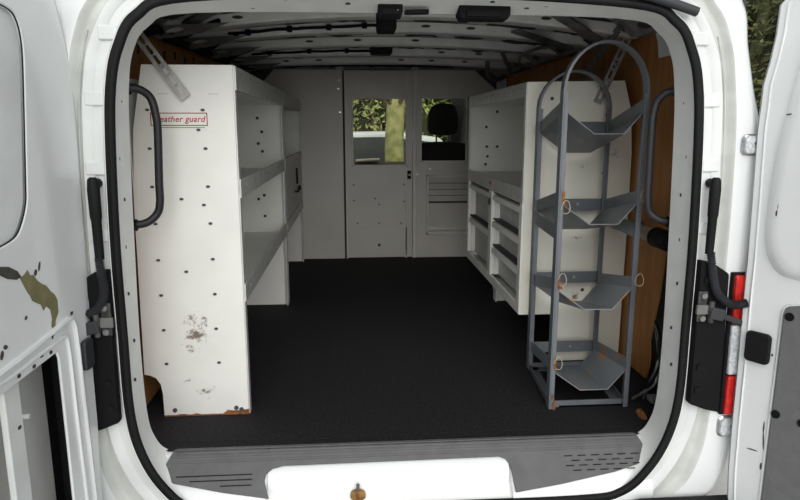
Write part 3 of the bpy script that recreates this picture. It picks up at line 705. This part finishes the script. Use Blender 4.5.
# angle-iron faces of the posts
for y, dx, top, fl_ in ((YFr, 0, 1.06, 1), (YBk, SHR, 1.02, -1)):
    for x, s_ in ((XL + dx, 1), (XR + dx, -1)):
        f = MB(); f.box(min(x, x + s_ * .013), max(x, x + s_ * .013), y - .018, y - .014, .003, top); rkb(f, 'post_flange')
for k, z0 in enumerate((1.003, .712, .424, .138)):
    drop = .072; yb_ = YBk - .01
    def trough(y, z0_, dx):
        return [(XL + dx + .004, y, z0_ + .040), (XL + dx + .004, y, z0_), (.604 + dx, y, z0_ - .073), (.702 + dx, y, z0_ - .073), (XR + dx - .004, y, z0_), (XR + dx - .004, y, z0_ + .040)]
    d_ = drop if k < 3 else .060
    a = trough(YFr - .008, z0, 0); b_ = trough(yb_, z0 - d_, SHR)
    f = MB(); f.loft([a, b_], False); t = rkb(f, 'tray', 'rack_inside' if k >= 2 else 'rack_grey', 0)
    so = t.modifiers.new('sheet', 'SOLIDIFY'); so.thickness = .003
    # cross bar behind the tray
    zc = z0 - .030
    f = MB(); f.box(XL + SHR - .004, XR + SHR + .004, YBk + .012, YBk + .016, zc - .045, zc); cbk = rkb(f, 'cross_bar')
    d = disc_mesh(.006, .004, 'y', 8); o = d.build('bolt', 'chrome', cbk); o.location = (.70 - kx, YBk + .012 - ky, zc - .02)
for sgn, x in ((0, XL), (1, XR)):
    f = MB(); f.add(*(lambda q: (q, [(0, 1, 2, 3), (7, 6, 5, 4), (0, 4, 5, 1), (1, 5, 6, 2), (2, 6, 7, 3), (3, 7, 4, 0)]))([(x - .002, YFr, .590), (x + .002, YFr, .590), (x + .002, YFr, .638), (x - .002, YFr, .638), (x - .002 + SHR, YBk, .590), (x + .002 + SHR, YBk, .590), (x + .002 + SHR, YBk, .638), (x - .002 + SHR, YBk, .638)]))
    rkb(f, 'side_bar')
# base of angle iron
for a, b_ in (((XL, YFr), (XR, YFr)), ((XL + SHR, YBk), (XR + SHR, YBk)), ((XL, YFr), (XL + SHR, YBk)), ((XR, YFr), (XR + SHR, YBk))):
    A, B = Vector((*a, .004)), Vector((*b_, .004)); d = (B - A).normalized(); nn = Vector((-d.y, d.x, 0))
    c = Vector(((XL + XR) / 2 + SHR / 2, (YFr + YBk) / 2, 0))
    if nn.dot(c - A) < 0: nn = -nn
    f = MB(); f.add([A, B, B + nn * .036, A + nn * .036, A + Vector((0, 0, .004)), B + Vector((0, 0, .004)), B + nn * .036 + Vector((0, 0, .004)), A + nn * .036 + Vector((0, 0, .004))], [(0, 3, 2, 1), (4, 5, 6, 7), (0, 1, 5, 4), (1, 2, 6, 5), (2, 3, 7, 6), (3, 0, 4, 7)])
    A2, B2 = A + Vector((0, 0, .0)), B
    f.add([A2, B2, B2 + nn * .004, A2 + nn * .004, A2 + Vector((0, 0, .022)), B2 + Vector((0, 0, .022)), B2 + nn * .004 + Vector((0, 0, .022)), A2 + nn * .004 + Vector((0, 0, .022))], [(0, 3, 2, 1), (4, 5, 6, 7), (0, 1, 5, 4), (1, 2, 6, 5), (2, 3, 7, 6), (3, 0, 4, 7)])
    rkb(f, 'base_angle', bevel=0)
# rust patches and loose wire ties
def patch(name, pts, mname, y=0): 
    f = MB(); f.prism(pts, (0, -.0012, 0)); return rkb(f, name, mname, 0)
for k, (x, z, a, b_) in enumerate(((.010, .738, .005, .016), (.014, .715, .007, .008), (.010, .452, .005, .018), (.015, .432, .008, .007), (.010, .165, .004, .022), (.012, .020, .006, .016), (.006, .050, .004, .010))):
    patch('rust_patch', [(XL + x + a * math.cos(t) * (1 + .4 * math.sin(5 * t + k)), YFr - .019, z + b_ * math.sin(t) * (1 + .4 * math.sin(3 * t + k))) for t in [q * .628 for q in range(10)]], 'rust')
for x, z in ((XL + .02, .70), (XL + .02, .46), (XR + .012, .455), (XR + .010, .735), (XL + .02, .17)):
    f = MB(); c = Vector((x, YFr - .02, z)); f.tube([c + Vector((.014 * math.cos(a), .004 * math.sin(2 * a), .022 * math.sin(a))) for a in [2 * math.pi * k / 14 for k in range(15)]], .0010, 5); rkb(f, 'wire_tie', 'wire', 0, smooth=60)
tag(rk, 'grey steel cylinder rack with four V trays and hooped top', 'rack')

# ================================================================== SLOTTED BRACES
def brace(a, b, w, label, mname='galvanised', slots=6, nrm=(0, -1, 0), slot0=.10, t=.003):
    a, b = Vector(a), Vector(b); e = empty('slotted_brace', b); d = (b - a); L = d.length; d.normalize(); n = Vector(nrm); n = (n - d * n.dot(d)).normalized(); r = d.cross(n)
    M = lambda u, v, w_: (a + d * u + r * v + n * w_) - b
    holes = []; u = slot0
    for k in range(slots):
        holes.append([(u + p[0], p[1]) for p in rrect(-.016, .016, -.0055, .0055, .005, 3)]); u += (L - slot0 - .03) / max(1, slots - 1)
    plate('strap', [(0, -w / 2), (L, -w / 2), (L, w / 2), (0, w / 2)], holes, t, M, mname, e)
    for s_ in (-1, 1):
        plate('edge_flange', [(0, s_ * w / 2 - .0015), (L, s_ * w / 2 - .0015), (L, s_ * w / 2 + .0015), (0, s_ * w / 2 + .0015)], [], .007, M, mname, e)
    f = MB(); c = Vector(M(L * .52, 0, 0)); f.tube([c, c + n * .008], .007, 8); f.build('bolt', 'chrome', e)
    return tag(e, label, 'brace', None)
brace((-.800, .232, 1.232), (-.665, .232, 1.040), .030, 'slotted galvanised brace bolted to the stickered white end panel', slots=6, slot0=.03)
brace((.895, .628, 1.335), (.772, .628, 1.045), .028, 'slotted galvanised brace behind the hooped grey rack', slots=7, slot0=.04)
brace((.80, .525, 1.30), (.84, 1.0, 1.165), .030, 'dark flat brace running along the plywood above the drawer cabinet', mname='rail_dark', slots=3, nrm=(-1, 0, 0), slot0=.15)

# ================================================================== GRAB HANDLES
def handle(pts, r, mname, label):
    c = Vector(pts[-1]); e = empty('grab_handle', c)
    f = MB(); p = [Vector(q) - c for q in cr(pts, 8)]; f.tube(p, r, 12); f.build('handle_tube', mname, e, smooth=60)
    for q in (pts[0], pts[-1]):
        f = MB(); q = Vector(q) - c; sg = 1 if c.x > 0 else -1
        f.tube([q + Vector((sg * .012, 0, 0)), q - Vector((sg * .018, 0, 0))], r * 1.5, 12); f.build('end_collar', 'black_plastic', e, smooth=40)
    return tag(e, label, 'handle')
handle([(-.800, .09, 1.058), (-.765, .105, 1.058), (-.737, .12, 1.035), (-.725, .12, .985), (-.723, .12, .94), (-.729, .12, .80), (-.731, .12, .735), (-.742, .12, .700), (-.77, .105, .676), (-.81, .09, .672)], .0115, 'handle_black', 'black grab handle in front of the stickered white end panel')
handle([(.818, .09, 1.058), (.785, .105, 1.055), (.762, .12, 1.03), (.752, .12, .985), (.751, .12, .94), (.753, .12, .80), (.755, .12, .725), (.765, .12, .690), (.79, .105, .668), (.825, .09, .664)], .0115, 'handle_grey', 'dark grey grab handle beside the grey rack against plywood')

# pipe with black cap
pc = empty('capped_pipe', (.846, .5, .592))
f = MB(); f.tube([(0, -.30, 0), (0, .125, 0)], .024, 16); f.build('pipe', 'pvc', pc, smooth=40)
f = MB(); f.tube([(0, -.365, 0), (0, -.36, 0), (0, -.285, 0), (0, -.28, 0)], [.029, .033, .033, .029], 18); f.build('pipe_cap', 'black_plastic', pc, smooth=40)
f = MB(); f.tube([(0, -.285, 0), (0, -.272, 0)], .034, 18); f.build('clamp_ring', 'black_plastic', pc, smooth=40)
for y in (-.1, .08):
    f = MB(); f.box(.0, .033, y - .015, y + .015, -.03, .03); f.build('bracket', 'steel', pc, bevel=.003)
tag(pc, 'tan pipe with black end cap mounted along the plywood', 'pipe')

# clutter at the right rear floor corner
cw = empty('wire_bundle', (.845, .15, 0))
for k in range(4):
    f = MB(); a0 = random.random() * 6
    f.tube(cr([(-.03 + .02 * k, .10, .008), (-.01 + .01 * k, .06, .05 + .02 * k), (.015, .03, .10 + .03 * k), (.025, .05, .20 + .02 * k), (.02, .08, .30)], 5), .005, 6); f.build('wire', 'rubber' if k % 2 else 'steel', cw, smooth=60)
f = MB(); f.box(-.02, .02, -.02, .02, .04, .06); f.build('connector', 'steel', cw, bevel=.003)
tag(cw, 'tangle of black wires rising by the plywood at the floor corner', 'wires')
f = MB(); f.loft([[(.792 + .012 * math.cos(t) * k, .13 + .04 * math.sin(t) * k, z + .004 * math.sin(3 * t)) for t in [i * math.pi / 5 for i in range(10)]] for k, z in ((1, .001), (.9, .010), (.5, .018))], True, True)
o = f.build('wood_scrap', 'rust', bevel=.002); tag(o, 'rusty orange scrap lying on the floor at the rack foot', 'scrap')

# ================================================================== REAR DOORS
def door(name, hx, hy, rz, s, edge, hole, panel):
    e = struct(empty(name, (hx, hy, 0), rz))
    return e
# ---- left door
DL = door('door_2', -.86, -.12, R(-92), 1, None, None, None)
LM = lambda w0: (lambda u, v, w: (u, w0 + w, v))
edgeL = [(.034, -.19), (.031, -.055), (.020, .147), (.016, .345), (-.002, .558), (-.006, .717), (-.020, .90), (-.023, .994), (-.022, 1.067), (-.008, 1.15), (.011, 1.205), (.030, 1.255), (.07, 1.285)]
outL = edgeL + [(.78, 1.30), (.80, 1.25), (.80, -.19)]
winL = [(p.x, p.y) for p in cr([(.30, 1.197, 0), (.245, 1.195, 0), (.205, 1.180, 0), (.190, 1.125, 0), (.205, 1.01, 0), (.233, .84, 0), (.243, .79, 0), (.272, .745, 0), (.305, .722, 0), (.37, .712, 0)], 4)] + [(.72, .70), (.72, 1.20)]
holeL = [(.178, -.12), (.177, .17), (.178, .41), (.186, .428), (.42, .42), (.70, .41), (.70, -.12)]
plate('inner_panel', outL, [winL, holeL], -.008, LM(0), 'van_white', DL, bevel=.004)
plate('outer_skin', [(u, z) for u, z in outL], [], -.006, LM(-.112), 'van_white', DL)
mm = MB(); mm.loft([[(u, 0, z) for u, z in edgeL], [(u - .004, -.010, z) for u, z in edgeL], [(u - .004, -.105, z) for u, z in edgeL], [(u, -.116, z) for u, z in edgeL]], False); mm.build('hinge_edge', 'van_white', DL, smooth=50)
plate('window_blank', winL, [], -.004, LM(-.010), 'jamb_white', DL)
wc = [(u, -.004, v) for u, v in winL]
mm = MB(); mm.tube([Vector(p) for p in wc[:-2]], .0018, 6); mm.build('blank_gasket', 'rubber', DL, smooth=60)
mm = MB(); mm.tube(cr([(.50, .003, .468), (.36, .003, .472), (.20, .003, .485), (.125, .003, .492), (.100, .003, .475), (.093, .003, .42), (.088, .003, .25), (.080, .003, -.03), (.078, .003, -.18)], 5), .007, 6); mm.build('pressed_bead', 'van_white', DL, smooth=60)
mm = MB(); mm.tube(cr([(.50, .002, .445), (.36, .002, .448), (.20, .002, .455), (.155, .002, .455), (.135, .002, .43), (.130, .002, .25), (.120, .002, -.03), (.118, .002, -.18)], 5), .005, 6); mm.build('pressed_bead', 'van_white', DL, smooth=60)
# raised bulge over the middle of the panel
mm = MB()
plate('pad', rrect(.026, .076, .335, .415, .014), [], .014, LM(0), 'handle_grey', DL, bevel=.004)
mm = MB(); mm.prism([(u, .0004, v) for u, v in [(.41, .682), (.369, .676), (.342, .670), (.312, .654), (.300, .639), (.319, .637), (.35, .646), (.372, .658), (.41, .668)]], (0, .0008, 0)); mm.build('paint_scar', 'dark_scar', DL)
jag = [(.306, .638), (.290, .640), (.274, .648), (.266, .634), (.253, .632), (.240, .616), (.220, .603), (.205, .596), (.189, .579), (.172, .566), (.162, .55), (.164, .521), (.180, .505), (.190, .478), (.201, .498), (.195, .515), (.198, .536), (.214, .55), (.228, .543), (.236, .560), (.245, .564), (.268, .577), (.276, .592), (.284, .601), (.296, .620)]
mm = MB(); mm.prism([(u, .0004, v) for u, v in jag], (0, .0008, 0)); mm.build('paint_scar', 'olive_scar', DL)
for u, v, w, h in ((.225, .645, .012, .004), (.243, .635, .008, .006), (.40, .50, .006, .010), (.385, .512, .008, .005), (.20, .475, .010, .004), (.17, .485, .006, .006), (.30, .548, .006, .004)):
    mm = MB(); mm.prism([(a, .0004, b) for a, b in ellipse(u, v, w, h, 7, u * 9)], (0, .0008, 0)); mm.build('paint_chip', 'dark_scar', DL)
for u, v in ((.215, .440), (.29, .435), (.35, .437), (.255, .447), (.10, .50), (.37, .33)):
    plate('slot', rrect(u - .006, u + .006, v - .005, v + .003, .003), [], .0012, LM(0), 'inner_dark', DL)
mm = MB(); mm.box(.30, .36, -.045, -.03, -.15, .42); mm.build('inner_brace', 'jamb_white', DL, bevel=.004)
mm = MB(); mm.box(.095, .70, -.098, -.090, -.15, .46); mm.build('inner_liner', 'shelf_grey', DL)
mm = MB(); mm.box(.03, .095, -.104, -.098, -.15, .46); mm.build('inner_liner', 'rubber', DL)
mm = MB(); mm.box(.03, .036, -.098, -.010, -.15, .46); mm.build('inner_liner', 'rubber', DL)
mm = MB(); mm.tube([(.255, -.09, .298), (.250, -.045, .298)], .006, 8); mm.build('latch_rod', 'jamb_white', DL, smooth=40)
mm = MB(); mm.box(.19, .24, -.05, -.02, -.06, -.01); mm.build('red_connector', 'red_ink', DL, bevel=.004)

# ---- right door
DR = door('door_3', .946, -.17, R(-59), -1, None, None, None)
RM = lambda w0: (lambda u, v, w: (u, w0 - w, v))   # inner face looks along -y local
edgeR = [(-.016, -.24), (-.020, -.173), (-.027, -.075), (-.031, .087), (-.032, .246), (-.036, .459), (-.036, .578), (-.040, .75), (-.046, .944), (-.044, 1.004), (-.043, 1.065), (-.031, 1.13), (-.023, 1.193), (-.020, 1.27), (.0, 1.29)]
outR = edgeR + [(.78, 1.30), (.80, 1.25), (.80, -.24)]
bulR = [(p.x, p.y) for p in cr([(.012, .90, 0), (.004, .74, 0), (.006, .645, 0), (.022, .590, 0), (.050, .556, 0), (.085, .546, 0), (.14, .545, 0)], 4)] + [(.72, .54), (.72, 1.20), (.06, 1.20)]
plate('inner_panel', outR, [], -.008, RM(0), 'van_white', DR, bevel=.004)
plate('outer_skin', outR, [], -.006, RM(.062), 'van_white', DR)
mm = MB(); mm.loft([[(u, 0, z) for u, z in edgeR], [(u - .006, .010, z) for u, z in edgeR], [(u - .006, .055, z) for u, z in edgeR], [(u, .066, z) for u, z in edgeR]], False); mm.build('hinge_edge', 'van_white', DR, smooth=50)
mm = MB(); mm.tube([(u + .022, -.001, z) for u, z in edgeR], .003, 6); mm.build('hem_bead', 'van_white', DR, smooth=60)
# raised upper moulding (white bulge)
cxr = (.36, .87)
mm = MB(); rings = []
for k, w in ((0, 0), (.03, .012), (.07, .018), (.12, .020)):
    rings.append([(u + (cxr[0] - u) * k, -w, v + (cxr[1] - v) * k) for u, v in bulR])
mm.loft(rings, True); mm.f.append(tuple(range(len(mm.v) - len(bulR), len(mm.v)))); mm.build('upper_moulding', 'van_white', DR, smooth=60)
trm = [(.078, -.22), (.079, .2), (.080, .445), (.084, .462), (.096, .472), (.13, .482), (.3, .495), (.74, .50), (.74, -.22)]
tr = plate('trim_panel', trm, [], .010, RM(0), 'trim_panel', DR, bevel=.004)
for u, z in ((.097, .443), (.091, .156), (.16, .155)):
    mm = MB(); mm.tube([(u, -.009, z), (u, -.013, z)], .012, 14); mm.build('trim_clip', 'black_plastic', tr, smooth=40)
mm = MB(); mm.tube([Vector((u - .006, -.001, z)) for u, z in trm[:-1]], .004, 6); mm.build('trim_bead', 'van_white', DR, smooth=60)
plate('pad', rrect(-.012, .057, .288, .378, .014), [], .016, RM(0), 'rubber', DR, bevel=.005)
for u, v, w, h, a in ((.042, .735, .0045, .016, .1), (.048, .712, .007, .018, .25), (.054, .686, .004, .012, .3), (.037, .722, .003, .009, 0), (.085, .685, .008, .004, 0), (.06, .10, .002, .02, 0), (.063, .06, .002, .03, .1), (.035, .02, .016, .002, .1), (.06, .32, .003, .004, 0), (.064, -.02, .003, .012, 0), (.04, .985, .008, .002, .2), (.12, .59, .008, .004, .4)):
    mm = MB(); mm.prism([(p, -.0004 - (.018 if (v > .56 and u > .02) else 0), q) for p, q in ellipse(u, v, w, h, 7, a)], (0, -.0008, 0)); mm.build('paint_chip', 'dark_scar', DR)

for o in DR.children_recursive:
    o.data.transform(Matrix.Translation((0, 0, .0285)) @ Matrix.Scale(.97, 4))
# ---- hinges (bolted to pillar, arm to the door)
for nm, sgn, D in (('left', -1, None), ('right', 1, None)):
    h = empty('door_hinge', (sgn * .818, -.122, .45))
    f = MB(); f.box(-.014, .014, -.008, 0, -.042, .048); f.build('hinge_plate', 'hinge_metal', h, bevel=.004)
    for z in (-.03, .036):
        d = disc_mesh(.009, .008, 'y', 6); o = d.build('hinge_bolt', 'steel', h); o.location = (0, -.007, z)
    f = MB(); f.tube([(sgn * .020, -.018, -.040), (sgn * .020, -.018, .022)], .008, 12); f.build('hinge_pin', 'hinge_metal', h, smooth=40)
    f = MB(); f.bar((sgn * .015, -.018, -.010), (sgn * .055, -.020, -.018), .022, .034); f.bar((sgn * .05, -.020, -.02), (sgn * .120, -.016, -.045), .012, .016); f.build('hinge_arm', 'handle_grey', h, bevel=.003)
    f = MB(); f.box(-.02, .02, -.016, -.006, -.018, .010); f.build('hinge_knuckle', 'rail_dark', h, bevel=.003)
    tag(h, 'steel door hinge on the black pillar beside the %s' % ('olive-scarred door' if sgn < 0 else 'red tail light'), 'hinge')

# ---- wiring conduits
def conduit(top, path, label):
    t = Vector(top); e = empty('wiring_conduit', t)
    f = MB(); f.tube([(0, 0, .012), (0, 0, .006), (0, 0, -.02), (0, 0, -.09), (0, 0, -.10), (0, 0, -.20)], [.008, .013, .0155, .0145, .0125, .0115], 12); f.build('rubber_boot', 'rubber', e, smooth=50)
    p = cr(path, 14); p = [Vector(q) - t for q in p]
    rs = [.0128 if i % 2 else .0088 for i in range(len(p))]
    f = MB(); f.tube(p, rs, 10); f.build('ribbed_hose', 'handle_grey', e, smooth=20)
    f = MB(); f.tube([(0, .03, -.005), (0, -.006, -.005)], .013, 12); f.build('grommet', 'rubber', e, smooth=50)
    return tag(e, label, 'conduit')
conduit((-.821, -.125, .815), [(-.823, -.127, .62), (-.819, -.130, .58), (-.815, -.132, .545), (-.818, -.134, .512), (-.834, -.136, .485), (-.860, -.138, .470)], 'black ribbed wiring conduit on the jamb beside the olive-scarred door')
conduit((.825, -.125, .805), [(.828, -.127, .61), (.832, -.130, .58), (.838, -.134, .54), (.850, -.140, .498), (.874, -.148, .472), (.900, -.150, .463), (.932, -.152, .468)], 'black ribbed wiring conduit looping in front of the red tail light')

# ---- lamps at the right rear corner
def lamp(name, loc, parts, label, cat):
    e = empty(name, loc)
    for nm, mname, pts, th, bev in parts:
        f = MB(); f.prism([(x - loc[0], -.112 - th - loc[1], z - loc[2]) for x, z in pts], (0, th + .02, 0)); f.build(nm, mname, e, bevel=bev, seg=3)
    return tag(e, label, cat)
for sgn in (1,):
    lamp('tail_light', (.94, -.11, .12), [
        ('lamp_bezel', 'black_plastic', [(.904, .548), (.990, .548), (.990, .118), (.906, .118)], .008, .004),
        ('red_lens', 'red_lens', [(.908, .542), (.988, .542), (.988, .400), (.910, .400)], .02, .006),
        ('clear_lens', 'clear_lens', [(.912, .396), (.988, .396), (.988, .245), (.914, .245)], .018, .006),
        ('red_lens', 'red_lens', [(.914, .241), (.988, .241), (.988, .122), (.914, .122)], .02, .006)], 'tall red and clear tail light behind the open door edge', 'tail light')
def lens_round(name, loc, w, h, label):
    e = empty(name, loc)
    f = MB(); f.loft([[(u, -d, v) for u, v in rrect(-w * k, w * k, -h * k, h * k, min(w, h) * .6 * k, 4)] for k, d in ((1, 0), (1, .008), (.85, .012))], True, True); f.build('bezel', 'chrome', e, smooth=40)
    f = MB(); f.loft([[(u, -d, v) for u, v in rrect(-w * k, w * k, -h * k, h * k, min(w, h) * .6 * k, 4)] for k, d in ((.84, .011), (.8, .018), (.45, .021))], True, True); f.build('lens', 'clear_lens', e, smooth=40)
    d = disc_mesh(.005, .024, 'y', 8); o = d.build('bulb', 'steel', e); o.location = (w * .2, 0, h * .15)
    return tag(e, label, 'lamp')
lens_round('marker_lamp', (.922, -.106, .905), .026, .029, 'clear rounded marker lamp high on the white quarter panel')
lens_round('reversing_lamp', (.938, -.104, .078), .030, .034, 'clear rounded lamp below the red tail light')

# ================================================================== SURROUNDINGS
def blob_tree(name, loc, rad, h0, n, mname, label, trunk=True, leaf=.06, seed=1, tmat='bark', group='trees and bushes around the van'):
    rnd = random.Random(seed); e = empty(name, loc)
    f = MB(); lumps = [(Vector((rnd.uniform(-.6, .6) * rad[0], rnd.uniform(-.6, .6) * rad[1], h0 + rnd.uniform(.05, .95) * rad[2])), rnd.uniform(.3, .55)) for _ in range(14)]
    for i in range(n):
        c, k = lumps[i % 14]
        d = Vector((rnd.gauss(0, 1), rnd.gauss(0, 1), rnd.gauss(0, 1))).normalized() * rnd.random() ** .4
        p = c + Vector((d.x * rad[0] * k, d.y * rad[1] * k, d.z * rad[2] * k * .7))
        if p.z < .02: p.z = .02 + rnd.random() * .2
        a = Vector((rnd.gauss(0, 1), rnd.gauss(0, 1), rnd.gauss(0, 1))).normalized(); b_ = a.orthogonal().normalized(); s_ = leaf * rnd.uniform(.6, 1.4)
        f.add([p - a * s_, p + b_ * s_ * .45, p + a * s_, p - b_ * s_ * .45], [(0, 1, 2, 3)])
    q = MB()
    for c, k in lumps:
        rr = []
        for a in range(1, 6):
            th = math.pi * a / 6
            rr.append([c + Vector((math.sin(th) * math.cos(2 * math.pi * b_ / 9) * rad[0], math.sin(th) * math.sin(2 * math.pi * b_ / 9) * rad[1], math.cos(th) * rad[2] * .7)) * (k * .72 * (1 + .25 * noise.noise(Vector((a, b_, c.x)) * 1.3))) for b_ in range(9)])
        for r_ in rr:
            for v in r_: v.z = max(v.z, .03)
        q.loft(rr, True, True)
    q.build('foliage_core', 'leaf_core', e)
    me = bpy.data.meshes.new('foliage'); me.from_pydata(f.v, [], f.f); fin('foliage', me, mname, e, fixn=False)
    f = MB(); f.tube(cr([(0, 0, 0), (.05, .03, h0 * .5 + .2), (-.04, .02, h0 + rad[2] * .5)], 5), [.09 - .004 * i for i in range(11)], 8); f.build('trunk', tmat, e, smooth=60)
    for k in range(7):
        c = lumps[k][0]; f = MB(); f.tube(cr([(0, 0, h0 * .5 + .25), (c.x * .4, c.y * .4, c.z * .75), tuple(c)], 4), [.03, .027, .024, .021, .018, .015, .012, .01, .008], 5); f.build('branch', tmat, e, smooth=60)
    return tag(e, label, 'tree', group)
G = -.74
blob_tree('tree', (4.6, 4.4, G), (1.3, 1.1, 3.4), .25, 26000, 'leaf_brown', 'brown-green thicket behind the open door by the marker lamp', seed=3, leaf=.05)
blob_tree('tree', (5.2, 7.8, G), (1.6, 1.2, 4.0), .25, 9000, 'leaf_green', 'dense green shrub farther behind the brown-green thicket', seed=4, leaf=.055)
blob_tree('tree', (-3.6, 6.2, G), (1.6, 1.5, 3.2), .3, 8000, 'leaf_brown', 'dark bush glimpsed past the olive-scarred door', seed=5)
blob_tree('tree', (.35, 13.0, G), (1.6, 1.4, 4.2), .4, 18000, 'leaf_yellow', 'bright yellow-green tree beyond the parked car', seed=6, leaf=.06)
blob_tree('tree', (3.9, 13.5, G), (1.6, 1.5, 4.2), .4, 18000, 'leaf_yellow', 'sunlit yellow-green tree behind the passenger headrest', seed=8, leaf=.06)
blob_tree('tree', (2.2, 18.5, G), (3.5, 1.6, 5.0), .4, 9000, 'leaf_green', 'tall green tree in the far background through the windshield', seed=9, leaf=.13)
# broad mossy trunk standing ahead of the windshield
tk = empty('mossy_trunk', (.43, 6.9, G))
f = MB(); f.tube(cr([(0, 0, 0), (.02, 0, .6), (-.02, .02, 1.4), (.01, 0, 2.15)], 5), [.15 - .002 * i for i in range(16)], 12); f.build('trunk', 'pale_bark', tk, smooth=60)
for k in range(5):
    a = k * 1.3; f = MB(); f.tube(cr([(.0, 0, 1.9), (.3 * math.cos(a), .3 * math.sin(a), 2.3), (.5 * math.cos(a), .5 * math.sin(a), 2.9)], 4), .035, 6); f.build('branch', 'bark', tk, smooth=60)
tag(tk, 'pale mossy tree trunk in front of the windshield', 'tree trunk')
# pale bare sapling
sp = empty('bare_sapling', (1.30, 7.0, G))
f = MB(); f.tube(cr([(0, 0, 0), (.03, 0, .9), (.0, 0, 1.7), (.06, 0, 2.1), (.04, 0, 2.5)], 5), .022, 6); f.build('stem', 'jamb_white', sp, smooth=60)
f = MB(); f.tube(cr([(.01, 0, 1.45), (-.06, 0, 1.6), (-.12, 0, 1.66)], 4), .012, 5); f.build('twig', 'jamb_white', sp, smooth=60)
tag(sp, 'bare pale sapling beside the headrest view', 'sapling')
# parked car
cr_ = empty('parked_car', (-.55, 8.6, G))
side = [(-2.1, .30), (-2.12, .72), (-1.95, .95), (-1.25, 1.02), (-.60, 1.52), (-.2, 1.62), (1.0, 1.64), (1.7, 1.55), (2.1, 1.05), (2.18, .9), (2.18, .32)]
f = MB(); f.loft([[(x, y, z) for x, z in side] for y in (-.88, .88)], True, True); body = f.build('car_body', 'car_paint', cr_, bevel=.05, seg=3)
for pts in ([(-1.08, 1.05), (-.52, 1.47), (.05, 1.55), (.05, 1.05)], [(.12, 1.05), (.12, 1.55), (.95, 1.56), (.95, 1.05)], [(1.02, 1.05), (1.02, 1.55), (1.6, 1.48), (1.92, 1.08)]):
    f = MB(); f.prism([(x, -.892, z) for x, z in pts], (0, .008, 0)); f.build('car_window', 'car_glass', cr_)
for x in (-1.35, 1.4):
    for y in (-.80, .80):
        f = MB(); f.tube([(x, y - .11, .32), (x, y + .11, .32)], .32, 20); wl_ = f.build('wheel', 'tyre', cr_, smooth=40)
        f = MB(); f.tube([(x, y - .115, .32), (x, y + .115, .32)], .19, 14); f.build('hub', 'chrome', wl_, smooth=40)
tag(cr_, 'white car parked ahead, seen through the partition door window', 'car')
